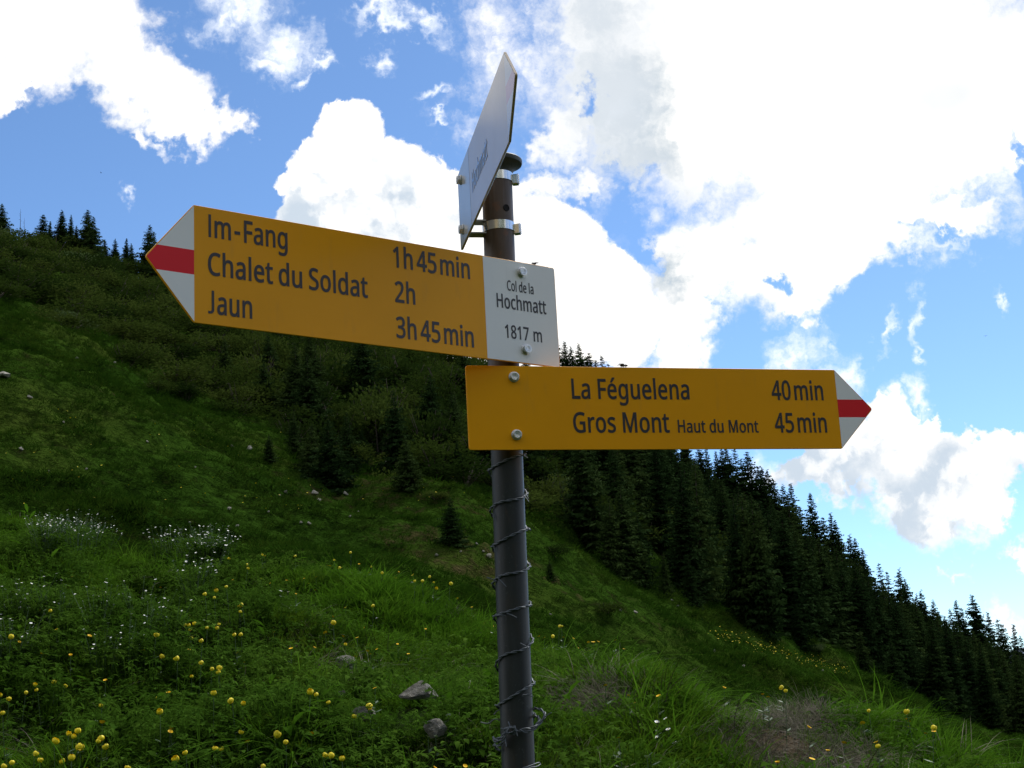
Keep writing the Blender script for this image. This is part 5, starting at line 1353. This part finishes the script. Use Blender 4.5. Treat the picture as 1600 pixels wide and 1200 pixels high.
def bolt_mesh():
    m_ = MB(); X = Matrix.Rotation(PI / 2, 4, 'X')
    m_.lathe([(.0095, 0), (.0100, .0004), (.0100, .0016), (.0094, .0020)], 24, 0, X)          # washer
    def hexr(r, z): return [X @ Vector((r * math.cos(PI / 6 + k * PI / 3), r * math.sin(PI / 6 + k * PI / 3), z)) for k in range(6)]
    rings = [hexr(.0086, .0020), hexr(.0089, .0024), hexr(.0089, .0070)]
    vs = [p for r in rings for p in r]; fs = [(i * 6 + k, i * 6 + (k + 1) % 6, (i + 1) * 6 + (k + 1) % 6, (i + 1) * 6 + k) for i in range(2) for k in range(6)]
    m_.add(vs, fs)
    # chamfered crown: circle inscribed into the hexagon, slightly dished with raised marks
    n = 24; c_ = [X @ Vector((.0083 * math.cos(2 * PI * k / n), .0083 * math.sin(2 * PI * k / n), .0079)) for k in range(n)]
    top = [X @ Vector((q[0], q[1], q[2])) for q in [(.0089 * math.cos(PI / 6 + j * PI / 3), .0089 * math.sin(PI / 6 + j * PI / 3), .0070) for j in range(6)]]
    b0 = c_; vs = top + b0; fs = []
    for j in range(6):
        # corner j sits at angle 30+60j deg -> ring index
        a = (2 + 4 * j) % n; nx = (2 + 4 * (j + 1)) % n
        seq = [(a + q) % n for q in range(5)]
        for q in range(2): fs.append((j, 6 + seq[q + 1], 6 + seq[q]))
        fs.append((j, (j + 1) % 6, 6 + seq[2]))
        for q in range(2, 4): fs.append(((j + 1) % 6, 6 + seq[q + 1], 6 + seq[q]))
    m_.add(vs, fs)
    m_.lathe([(.0083, .0079), (.0080, .0081), (.0055, .0081), (.0050, .0079), (.0006, .0079)], 24, 0, X, cap=False)
    for k in range(9):
        a = 2 * PI * k / 9; p = X @ Vector((.0038 * math.cos(a), .0038 * math.sin(a), .0079))
        if k % 3 != 2: m_.lathe([(.0009, 0), (.0009, .0005), (.0003, .0006)], 6, 0, Matrix.Translation(p) @ X)
    return m_.mesh('bolt', [M_bolt], True)
BOLT = bolt_mesh()


def round_poly(pts, rad, n=4):
    """rounds the corners of an outline"""
    out = []
    for i, p in enumerate(pts):
        a, b_, c_ = Vector(pts[i - 1]), Vector(p), Vector(pts[(i + 1) % len(pts)])
        u_, w_ = (a - b_).normalized(), (c_ - b_).normalized()
        r_ = rad[i] if hasattr(rad, '__len__') else rad
        for k in range(n + 1):
            t = k / n
            q = (b_ + u_ * r_) * (1 - t) ** 2 + b_ * 2 * t * (1 - t) + (b_ + w_ * r_) * t * t
            out.append((q.x, q.y))
    return out


post = empty('signpost', (-.0246, 2.715, -.0981))
tag(post, 'hiking signpost with yellow arrow boards on a grey weathered metal pole', 'signpost')
POLE_D = (Vector((-.0083, 2.715, 1.04)) - Vector((-.0246, 2.715, -.0981))).normalized()
PR = .0298
def pole_at(z): t = (z + .0981) / POLE_D.z; return Vector((-.0246, 2.715, -.0981)) + POLE_D * t
post.location = pole_at(-1.75)
post.rotation_euler = POLE_D.to_track_quat('Z', 'Y').to_euler()
bpy.context.view_layer.update()
MW = post.matrix_world.copy(); MI = MW.inverted()
def inpost(o):
    """keep a part's world place while parented to the post"""
    o.parent = post; o.matrix_parent_inverse = Matrix.Identity(4)
    o.matrix_basis = MI @ o.matrix_basis
    return o

PL = 1.054 + 1.75
pm = MB()
pm.lathe([(PR, 0), (PR, .9), (PR, 2.0), (PR, PL - .034), (PR * .995, PL - .030)], 64, cap=False)
pole = pm.build('pole', M_pole, None, True); pole.location = (0, 0, 0)
pole.parent = post
for v_ in pole.data.vertices: pass
# material wants world-like heights: shift the object so that its own z runs like the world's
pole.data.transform(Matrix.Translation((0, 0, -1.75))); pole.location = (0, 0, 1.75)
cap_m = MB()
zt = 1.054
cap_m.lathe([(PR + .0004, zt - .036), (PR + .0006, zt - .030), (PR + .003, zt - .023), (PR + .008, zt - .017), (.045, zt - .0125), (.0498, zt - .010), (.0508, zt - .007), (.0508, zt - .002), (.049, zt), (.03, zt + .002), (.0005, zt + .003)], 64)
M_cap, N, b = material('dark_cap', .55, .3, .4)
N.put(b.inputs['Base Color'], N.mix(N.noise(objco(N), 50, 5, .65), (.035, .036, .034, 1), (.095, .10, .095, 1)))
cap_o = cap_m.build('cap', M_cap, post, True); cap_o.location = (0, 0, 1.75)
# drilled hole
hz = 1.045 - .165
ho = MB()
HZ = None
r_ = ray(680 + 370 / 3.333, 60 + 882 / 3.333)
pc = Vector(r_ * (2.69 / r_[1]))
ax = pole_at(pc.z); dirn = (Vector((pc.x - ax.x, -math.sqrt(max(PR ** 2 - (pc.x - ax.x) ** 2, 1e-6)), 0))).normalized()
X = dirn.to_track_quat('Z', 'Y').to_matrix().to_4x4()
ho.lathe([(.0070, 0), (.0070, .0007), (.0062, .0009), (.0060, .0003), (.0005, .0002)], 24, 0, X)
hole = ho.build('drill_hole', M_hole, None, True); hole.matrix_basis = Matrix.Translation(ax + dirn * PR)
inpost(hole)


def board(nm, label, O, heading, k, H, L, T, stripe, white_from=None, mats=(), tip_mid=.5):
    """arrow board. O = corner at its mounting end (top), runs L along heading, then the tip T; built in its own frame with
    x along the board, y away from the viewer, z up"""
    M_yellow, M_wht, M_red = mats or (globals()['M_yellow'], globals()['M_wht'], globals()['M_red'])
    O = Vector(O) * k; H, L, T = H * k, L * k, T * k
    hx = Vector((math.cos(heading), math.sin(heading), 0)); up = Vector((0, 0, 1))
    ny = Vector((-hx.y, hx.x, 0))
    flip = ny.dot(O) < 0
    if flip: ny = -ny
    Mx = Matrix(((hx.x, ny.x, 0, O.x), (hx.y, ny.y, 0, O.y), (0, 0, 1, O.z), (0, 0, 0, 1)))
    TH = .0042
    poly = [(0, 0), (L, 0), (L + T, -H * tip_mid), (L, -H), (0, -H)]
    pr = round_poly(poly, [.006, .002, .006, .002, .006])
    m_ = MB(); m_.prism(pr, 0, TH, 0, None, .0005)
    bd = m_.build(nm, [M_yellow], None); bd.matrix_basis = Mx
    # printed fields sit a hair in front of the sheet
    e = .0016
    def face(nme, pts, mat, y):
        q = MB(); n = len(pts)
        q.add([(p[0], y, p[1]) for p in pts], [tuple(range(n))])
        o = q.build(nme, mat, bd); return o
    s0, s1 = stripe
    def tipx(z): t = abs(-z - H * tip_mid) / (H * tip_mid); return L + (T - e * 1.5) * (1 - t)
    zt_, zb = -H * s0, -H * s1
    zc = -H * tip_mid
    face('white_field', [(L, -e), (tipx(zt_) , zt_), (L, zt_)], M_wht, -.0002)
    face('white_field', [(L, zb), (tipx(zb), zb), (L, -H + e)], M_wht, -.0002)
    face('red_field', [(L, zt_), (tipx(zt_), zt_), (L + T - e * 1.5, zc), (tipx(zb), zb), (L, zb)], M_red, -.0002)
    if white_from:
        w0, w1 = white_from
        pts = round_poly([(w0 + .0012, -.0014), (w1, -.0014), (w1, -H + .0014), (w0 + .0012, -H + .0014)], [.004, .0005, .0005, .004])
        face('name_plate', pts, M_wht, -.0002)
    tag(bd, label)
    inpost(bd)
    return bd, Mx, flip


def put_text(bd, flip, s, x0, x1, z, cap, mat, gaps=None, L=None):
    """x0 to x1 as read from left to right; boards that run leftwards are mirrored"""
    me = text_mesh('lettering', s, min(x0, x1) if not flip else 0, max(x0, x1) if not flip else abs(x1 - x0), z, cap, mat, gaps, -.00055)
    if flip:
        me.transform(Matrix.Scale(-1, 4, (1, 0, 0))); me.transform(Matrix.Translation((max(x0, x1), 0, 0))); me.flip_normals()
    return link(bpy.data.objects.new('lettering', me), bd)
def put_bolt(bd, x, z):
    o = link(bpy.data.objects.new('bolt', BOLT), bd); o.location = (x, -.0004, z); o.rotation_euler = (0, rnd.uniform(0, 1), 0)

kA = 1.04; kB = 1.014
A, MA, fA = board('arrow_board', 'upper yellow arrow board pointing left with Im-Fang, Chalet du Soldat and Jaun and a white name plate', (.0896, 2.62, .8002), math.radians(217.454), kA, .1909, .7214, .0803, (.39, .598), (0, .164 * kA))
for s, x0, x1, z in (('Im-Fang', .6968, .5574, -.0490), ('Chalet du Soldat', .6981, .4075, -.1112), ('Jaun', .6985, .6228, -.1735), ('2h', .3532, .3124, -.1110)):
    put_text(A, fA, s, x0 * kA, x1 * kA, z * kA, .0375 * kA, M_inkfade, {6: 130, 9: 130})
put_text(A, fA, '1h 45 min', .3545 * kA, .1942 * kA, -.0490 * kA, .0375 * kA, M_inkfade, {2: 85, 5: 55})
put_text(A, fA, '3h 45 min', .3532 * kA, .1925 * kA, -.1735 * kA, .0375 * kA, M_inkfade, {2: 85, 5: 55})
put_text(A, fA, 'Col de la', .1128 * kA, .0525 * kA, -.0582 * kA, .0192 * kA, M_inkfade, {3: 150, 6: 150})
put_text(A, fA, 'Hochmatt', .1378 * kA, .0253 * kA, -.0928 * kA, .0265 * kA, M_inkfade)
put_text(A, fA, '1817 m', .1225 * kA, .0390 * kA, -.1475 * kA, .0248 * kA, M_inkfade)
for x, z in ((.0789, -.0202), (.0783, -.165)): put_bolt(A, x * kA, z * kA)
Bd, MBx, fB = board('arrow_board', 'lower yellow arrow board pointing right with La Féguelena and Gros Mont', (-.0828, 2.6, .6187), math.radians(15.7136), kB, .1563, .7394, .0745, (.38, .605))
put_text(Bd, fB, 'La Féguelena', .1996 * kB, .4323 * kB, -.0612 * kB, .0385 * kB, M_ink, {2: 150})
put_text(Bd, fB, 'Gros Mont', .1987 * kB, .3871 * kB, -.1248 * kB, .0385 * kB, M_ink, {4: 150})
put_text(Bd, fB, 'Haut du Mont', .4040 * kB, .5679 * kB, -.1248 * kB, .0245 * kB, M_ink, {4: 160, 7: 160})
put_text(Bd, fB, '40 min', .6018 * kB, .7105 * kB, -.0612 * kB, .0385 * kB, M_ink, {2: 60})
put_text(Bd, fB, '45 min', .6024 * kB, .7114 * kB, -.1248 * kB, .0385 * kB, M_ink, {2: 60})
for x, z in ((.0899, -.0212), (.0893, -.1289)): put_bolt(Bd, x * kB, z * kB)
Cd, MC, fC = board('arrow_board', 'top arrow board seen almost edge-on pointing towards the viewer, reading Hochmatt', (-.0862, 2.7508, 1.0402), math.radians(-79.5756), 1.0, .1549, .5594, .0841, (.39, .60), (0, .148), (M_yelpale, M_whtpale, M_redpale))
for nm_, M_, s_ in (('a', MA, 1),): pass
put_text(Cd, fC, 'Hochmatt', .178, .358, -.1, .038, M_inkblue)
for x, z in ((.0425, -.0243), (.0425, -.1258)): put_bolt(Cd, x, z)


def clamp(zc, towards, reach, along):
    """band round the pole, worm screw, U bracket out to the board"""
    b_ = MB()
    n = 48; vs = []
    for i in range(n + 1):
        a = 2 * PI * i / n
        for r2, dz in ((PR + .0004, -.0088), (PR + .0014, -.0088), (PR + .0014, .0088), (PR + .0004, .0088)):
            vs.append((r2 * math.cos(a), r2 * math.sin(a), dz))
    fs = [(4 * i + j, 4 * i + (j + 1) % 4, 4 * (i + 1) + (j + 1) % 4, 4 * (i + 1) + j) for i in range(n) for j in range(4)]
    b_.add(vs, fs)
    o = b_.build('hose_clamp', M_clamp, None, True)
    o.matrix_basis = Matrix.Translation(pole_at(zc)); inpost(o)
    s_ = MB()
    s_.prism([(-.006, -.010), (.006, -.010), (.006, .009), (-.006, .009)], -.008, .008, 0, None, .0008)
    for q in range(5): s_.prism([(.0062, -.008 + q * .004), (.0075, -.008 + q * .004), (.0075, -.006 + q * .004), (.0062, -.006 + q * .004)], -.006, .006)
    w = s_.build('clamp_screw', M_clamp, o)
    w.location = ((PR + .006), 0, -.003); w.rotation_euler = (0, 0, -.2)
    br = MB(); d = Vector(towards).normalized()
    a0, a1 = PR - .004, reach
    for dz in (.0125, -.0125): br.add([(a0, -.014, dz - .0012), (a1, -.014, dz - .0012), (a1, .014, dz - .0012), (a0, .014, dz - .0012), (a0, -.014, dz + .0012), (a1, -.014, dz + .0012), (a1, .014, dz + .0012), (a0, .014, dz + .0012)],
                                      [(0, 3, 2, 1), (4, 5, 6, 7), (0, 1, 5, 4), (1, 2, 6, 5), (2, 3, 7, 6), (3, 0, 4, 7)])
    x0, x1 = a1 - .0024, a1
    br.add([(x0, -.014, -.0113), (x1, -.014, -.0113), (x1, .014, -.0113), (x0, .014, -.0113), (x0, -.014, .0113), (x1, -.014, .0113), (x1, .014, .0113), (x0, .014, .0113)],
           [(0, 3, 2, 1), (4, 5, 6, 7), (0, 1, 5, 4), (1, 2, 6, 5), (2, 3, 7, 6), (3, 0, 4, 7)])
    g = br.build('bracket', M_bracket, None)
    g.matrix_basis = Matrix.Translation(pole_at(zc)) @ Matrix.Rotation(math.atan2(d.y, d.x), 4, 'Z'); inpost(g)


def board_clamps(M_, x, zs):
    for z in zs:
        p = M_ @ Vector((x, .0042, z)); ax = pole_at(p.z); n_ = (M_.to_3x3() @ Vector((0, -1, 0)))
        reach = (p - ax).dot(n_)
        clamp(p.z, n_, reach - .0003, 0)
board_clamps(MA, .0786 * kA, (-.0202 * kA, -.165 * kA))
board_clamps(MBx, .0896 * kB, (-.0212 * kB, -.1289 * kB))
board_clamps(MC, .0425, (-.0243, -.1258))

# ------------------------------------------------------------------ barbed wire wound round the pole
def zpx(v_, y=2.70):
    r = ray(800, v_); return r[2] / r[1] * y
def wire_path():
    seq = [('R', 712), ('L', 733), ('R', 774), ('L', 797), ('R', 829), ('L', 853), ('R', 886), ('L', 911), ('R', 948), ('L', 962), ('R', 1000), ('L', 1040), ('R', 1070), ('L', 1101), ('R', 1122)]
    pts = []
    def P_(ang, z, r): c0 = pole_at(z); return Vector((c0.x + r * math.cos(ang), c0.y - r * math.sin(ang), z))
    r0 = PR + .0030
    for i in range(len(seq) - 1):
        s, v0 = seq[i]; e, v1 = seq[i + 1]
        z0, z1 = zpx(v0, 2.715), zpx(v1, 2.715)
        a0 = 0 if s == 'R' else PI
        n = 22
        for k in range(n):
            t = k / n
            tt = t + .10 * math.sin(2 * PI * t) * (1 if i % 4 else -1)
            a = a0 + PI * t
            bulge = .0035 * (1 - abs(math.sin(a))) ** 3 * rnd.uniform(.3, 1.3) + .0010 * math.sin(i * 2.1 + 5 * t)
            pts.append(P_(a, z0 + (z1 - z0) * tt, r0 + max(bulge, 0)))
    return pts, P_
WP_, PW_ = wire_path()
wire = empty('barbed_wire', tuple(pole_at(zpx(1150, 2.715))))
tag(wire, 'galvanised barbed wire wound in a spiral round the pole and knotted near the bottom', 'barbed wire')
W0 = wire.location.copy()


def twisted(pts, nm='wire_strand', turns=1.0, rad=.0013, off=.0014):
    for s in (0, PI):
        m_ = MB(); q = []; dist = 0
        for i, p in enumerate(pts):
            t = (pts[min(i + 1, len(pts) - 1)] - pts[max(i - 1, 0)]).normalized()
            a1 = t.cross(Vector((0, 0, 1))).normalized(); a2 = t.cross(a1)
            if i: dist += (p - pts[i - 1]).length
            ph = dist * 2 * PI / .034 * turns + s
            q.append(p + (a1 * math.cos(ph) + a2 * math.sin(ph)) * off - W0)
        m_.tube(q, rad, 6)
        m_.build(nm, M_wire, wire, True)


def smooth(pts, k=6):
    """Catmull-Rom through the points"""
    P_ = [Vector(p) for p in pts]; P_ = [P_[0] * 2 - P_[1]] + P_ + [P_[-1] * 2 - P_[-2]]; out = []
    for i in range(1, len(P_) - 2):
        for j in range(k):
            t = j / k
            out.append(.5 * ((2 * P_[i]) + (P_[i + 1] - P_[i - 1]) * t + (2 * P_[i - 1] - 5 * P_[i] + 4 * P_[i + 1] - P_[i + 2]) * t * t + (3 * P_[i] - P_[i - 1] - 3 * P_[i + 1] + P_[i + 2]) * t ** 3))
    out.append(P_[-2]); return out


def at(u, v_, y):
    r = ray(u, v_); return Vector(r * (y / r[1]))
cw = lambda x, y: (700 + x / 4.8, 950 + y / 4.8)
# winding, then two wide loops at the right and the knot in front
loop1 = [at(*cw(630, 770), 2.735), at(*cw(655, 752), 2.715), at(*cw(700, 765), 2.705), at(*cw(728, 800), 2.695), at(*cw(705, 845), 2.685), at(*cw(650, 905), 2.678), at(*cw(590, 930), 2.676), at(*cw(535, 915), 2.674)]
twisted(WP_ + smooth([WP_[-1]] + loop1, 5)[1:])
loop2 = [at(*cw(635, 850), 2.740), at(*cw(645, 812), 2.72), at(*cw(680, 820), 2.70), at(*cw(680, 855), 2.69), at(*cw(640, 895), 2.68), at(*cw(585, 905), 2.676), at(*cw(530, 925), 2.674)]
twisted(smooth(loop2, 5))
knots = [at(*cw(500, 930), 2.676)]
for k in range(26):
    a = k * 2.4; r_ = 42 * (1 - .35 * rnd.random())
    knots.append(at(*cw(470 + r_ * math.cos(a) * 1.25, 918 + r_ * math.sin(a) * .95), 2.672 - .010 * rnd.random() + .004 * math.sin(a * 2)))
m_ = MB(); m_.tube([p - W0 for p in smooth(knots, 5)], .00115, 6); m_.build('wire_knot', M_wire, wire, True)
tail = [at(*cw(440, 930), 2.674), at(*cw(400, 965), 2.676), at(*cw(360, 985), 2.690), at(*cw(340, 970), 2.70), at(*cw(355, 1000), 2.69), at(*cw(400, 985), 2.674), at(*cw(430, 955), 2.672), at(*cw(415, 1000), 2.672), at(*cw(380, 1030), 2.684), at(*cw(345, 1025), 2.70), at(*cw(360, 1050), 2.705), at(*cw(395, 1070), 2.700)]
twisted(smooth(tail, 5))
for path in ([cw(388, 845), cw(360, 832), cw(335, 842), cw(310, 862), cw(285, 866), cw(245, 857)], [cw(388, 762), cw(365, 775), cw(345, 800)], [cw(560, 1200), cw(610, 1185), cw(655, 1168), cw(685, 1160), cw(693, 1172)], [cw(560, 1208), cw(620, 1196), cw(668, 1188), cw(694, 1172)]):
    y0 = 2.72 if path[0][0] < 790 else 2.682
    m_ = MB(); m_.tube([p - W0 for p in smooth([at(u, v_, y0 + (.0 if y0 > 2.7 else .008 * i)) for i, (u, v_) in enumerate(path)], 4)], .0011, 6); m_.build('wire_end', M_wire, wire, True)
c6 = lambda x, y: (700 + x / 4.8, 700 + y / 4.8)
for a_, b_, y in ((c6(575, 365), c6(607, 404), 2.69), (c6(335, 490), c6(352, 548), 2.70), (c6(340, 715), c6(352, 782), 2.70), (c6(375, 978), c6(437, 1040), 2.674), (c6(290, 970), c6(365, 1000), 2.69), (c6(530, 40), c6(598, 74), 2.685), (c6(555, 60), c6(592, 25), 2.685), (c6(580, 345), c6(604, 380), 2.69),
                  (cw(440, 40), cw(515, 72), 2.674), (cw(345, 62), cw(430, 55), 2.68), (cw(542, 264), cw(612, 306), 2.676), (cw(558, 662), cw(630, 640), 2.678), (cw(560, 650), cw(640, 664), 2.677), (cw(452, 852), cw(466, 900), 2.668), (cw(700, 840), cw(775, 783), 2.685), (cw(430, 990), cw(437, 1040), 2.67), (cw(395, 905), cw(450, 912), 2.67), (cw(500, 880), cw(520, 960), 2.668)):
    m_ = MB(); p, q = at(*a_, y), at(*b_, y - .004)
    m_.tube([p - W0, (p + q) / 2 - W0 + Vector((0, 0, .0008)), q - W0], [.0011, .0011, .0008], 6); m_.build('barb', M_wire, wire, True)

# ------------------------------------------------------------------ two insects on the board edges, birds far off
M_bug, N, b = material('insect_body', .4); N.put(b.inputs['Base Color'], (.03, .018, .012, 1))
M_bugw, N, b = material('insect_wing', .5); N.put(b.inputs['Base Color'], (.30, .12, .03, 1))
def insect(loc, rz, s, label, wing):
    t = empty('insect', loc, rz); t.scale = (s, s, s)
    m_ = MB(); m_.lathe([(.0003, 0), (.0011, .0012), (.0014, .0035), (.0008, .0050), (.0012, .0058), (.0009, .0070), (.0002, .0075)], 10, 0, Matrix.Translation((-.0035, 0, .0018)) @ Matrix.Rotation(PI / 2, 4, 'Y'))
    for q in (-1, 1):
        for k in range(3): m_.tube([(-.001 + k * .0016, 0, .0016), (-.001 + k * .002, q * .0022, .0022), (-.0014 + k * .0024, q * .0032, .0002)], .0002, 4)
    m_.build('body', M_bug, t, True)
    for q in (-1, 1):
        w = MB(); w.add([(.001, q * .0005, .0026), (-.001, q * .003, .003), (-.0058, q * .0036, .0026), (-.0052, q * .0008, .0025)], [(0, 1, 2, 3)]); w.build('wing', wing, t)
    tag(t, label, 'insect')
pA = MA @ Vector((.0455 * kA, .002, .0002)); insect(tuple(pA), math.radians(217), 1.4, 'dark fly sitting on the top edge of the white name plate', M_bug)
pB = MBx @ Vector((.305 * kB, .002, .0002)); insect(tuple(pB), math.radians(16), 2.0, 'orange-brown insect sitting on the top edge of the lower board', M_bugw)
M_bird, N, b = material('bird_feather', .7); N.put(b.inputs['Base Color'], (.02, .02, .022, 1))
for u, v_, l in ((158, 270, 'dark bird gliding high over the left skyline'), (1540, 525, 'dark bird gliding at the right side of the sky')):
    r = ray(u, v_); p = Vector(r / np.linalg.norm(r) * 420)
    t = empty('bird', tuple(p), rnd.uniform(0, 3))
    m_ = MB(); m_.lathe([(.01, -.22), (.05, -.12), (.07, 0), (.05, .12), (.03, .18), (.01, .24)], 8, 0, Matrix.Rotation(PI / 2, 4, 'Y')); m_.build('body', M_bird, t, True)
    for q in (-1, 1):
        w = MB(); w.prism([(-.08, 0), (.08, 0), (.05, .3), (-.02, .52), (-.08, .5)], -.006, .006); o = w.build('wing', M_bird, t); o.rotation_euler = (math.radians(-75) if q > 0 else math.radians(-105 + 0), 0, 0)
        if q < 0: o.rotation_euler = (math.radians(75), 0, 0)
    tag(t, l, 'bird')

# ------------------------------------------------------------------ labels by place for the many look-alikes
def landmark(u):
    for lim, s in ((60, 'at the left edge'), (130, 'under the left skyline spruces'), (210, 'left of the red arrow tip'), (300, 'under the red left tip'), (400, 'under the word Jaun'), (500, 'under the upper board centre'), (600, 'under the word Soldat'),
                   (680, 'under the number 2h'), (765, 'just left of the pole'), (835, 'behind the pole'), (900, 'just right of the pole'), (980, 'under the words La F\u00e9'), (1060, 'under the word Mont'), (1130, 'under the word Haut'), (1200, 'under the small word Mont'),
                   (1260, 'under the number 45'), (1320, 'under the right tip'), (1380, 'right of the right tip'), (1440, 'on the falling right ridge'), (1500, 'far right on the ridge'), (1560, 'near the right edge'), (9999, 'at the right edge')):
        if u < lim: return s
def ordinals(n):
    if n == 1: return ['']
    base = ['leftmost', 'second from left', 'third from left', 'fourth from left', 'fifth from left', 'sixth from left', 'seventh from left', 'eighth from left', 'ninth from left', 'tenth from left', 'eleventh from left']
    if n == 2: return ['left of two', 'right of two']
    if n == 3: return ['leftmost of three', 'middle of three', 'rightmost of three']
    o = []
    for i in range(n):
        j = n - 1 - i
        o.append(base[i] if i <= j and i < 11 else (['rightmost', 'second from right', 'third from right', 'fourth from right', 'fifth from right', 'sixth from right', 'seventh from right', 'eighth from right', 'ninth from right', 'tenth from right', 'eleventh from right'][j] if j < 11 else 'inner'))
    return o
def relabel(objs, noun, tiers):
    cells = {}
    for o in objs:
        x, y, z = o.location; u, v_ = to_pix(x, y, z); u, v_ = float(u), float(v_)
        cells.setdefault((landmark(u), tiers(x, y, z, u, v_)), []).append((u, o))
    for (lm, tr), l in cells.items():
        l.sort(key=lambda q: q[0])
        if len(l) > 1:
            # the cell's tallest and lowest are named by their look
            hs = sorted(l, key=lambda q: q[1].scale.z)
        names = ordinals(len(l))
        for (u, o), nm in zip(l, names):
            look = ''
            if len(l) > 2 and o is hs[-1][1]: look = 'tallest '
            elif len(l) > 3 and o is hs[0][1]: look = 'lowest '
            pale = 'grey-green ' if o.children and o.children[0].data == me_pale else ''
            o['label'] = (look + pale + noun + ' ' + tr + ' ' + lm + (', ' + nm if nm else ''))
def depth_tier(x, y, z, u, v_):
    a = math.atan2(x, y); r = math.hypot(x, y); rb, rs = float(c_tree(a)[1]), float(c_sky(a)[1]); t = (r - rb) / (rs - rb)
    return 'at the lower edge' if t < .12 else 'low on the slope' if t < .35 else 'halfway up the slope' if t < .62 else 'high on the slope' if t < .88 else 'on the skyline'
tops = [o for o in bpy.data.objects if o.get('group', '').startswith(('spruces behind', 'spruces in the', 'spruces on the steep', 'skyline spruces'))]
relabel(tops, 'dark spruce', depth_tier)
relabel([o for o in bpy.data.objects if o.get('group', '').startswith(('shrubs ', 'willow shrubs '))], 'shrub', depth_tier)
def meadow_tier(x, y, z, u, v_):
    return 'at the very bottom' if v_ > 1150 else 'low in the meadow' if v_ > 1060 else 'mid-meadow' if v_ > 970 else 'high in the meadow' if v_ > 890 else 'on the meadow crest'
def relabel_small(prefix, noun):
    relabel([o for o in bpy.data.objects if o.get('group', '').startswith(prefix)], noun, meadow_tier)
    by_ = [o for o in bpy.data.objects if o.get('group', '').startswith(prefix)]
relabel_small('round yellow globeflowers', 'round yellow globeflower')
relabel_small('small golden buttercups', 'small golden buttercup')
relabel_small('single white flowers', 'single white flower')
relabel_small('white-flowered plants', 'white-flowered plant')
relabel_small('small pale stones', 'small pale stone') if False else None
st = [o for o in bpy.data.objects if o.get('group', '').startswith('small pale stones') and o['label'].startswith('small pale stone')]
relabel(st, 'small pale stone', lambda x, y, z, u, v_: 'in the stony scree' if 580 < u < 632 and v_ < 745 else 'on the low turf' if v_ > 830 else 'on the bare turf' if v_ > 740 else 'high on the turf')
# neighbours that fell into one cell under different groups: name them by their nearest bigger neighbour
by = {}
for o in bpy.data.objects:
    if o.parent is None and 'label' in o: by.setdefault(o['label'], []).append(o)
big = [o for o in bpy.data.objects if o.name.startswith('globeflower') and o.parent is None]
for lab, os_ in by.items():
    if len(os_) > 1:
        os_.sort(key=lambda o: math.hypot(o.location.x, o.location.y))
        for k, o in enumerate(os_):
            pre = ['nearest ', 'farther ', 'farthest ', 'faintest '][min(k, 3)] if len(os_) > 2 else ['nearer ', 'farther '][k]
            o['label'] = pre + lab
seen = set()
for o in bpy.data.objects:          # nothing over 16 words
    if 'label' in o and o.parent is None:
        w_ = o['label'].split()
        if len(w_) > 16: print('LONG', o['label']); o['label'] = ' '.join(w_[:16])
# what shares a group says so with one plain word for its kind
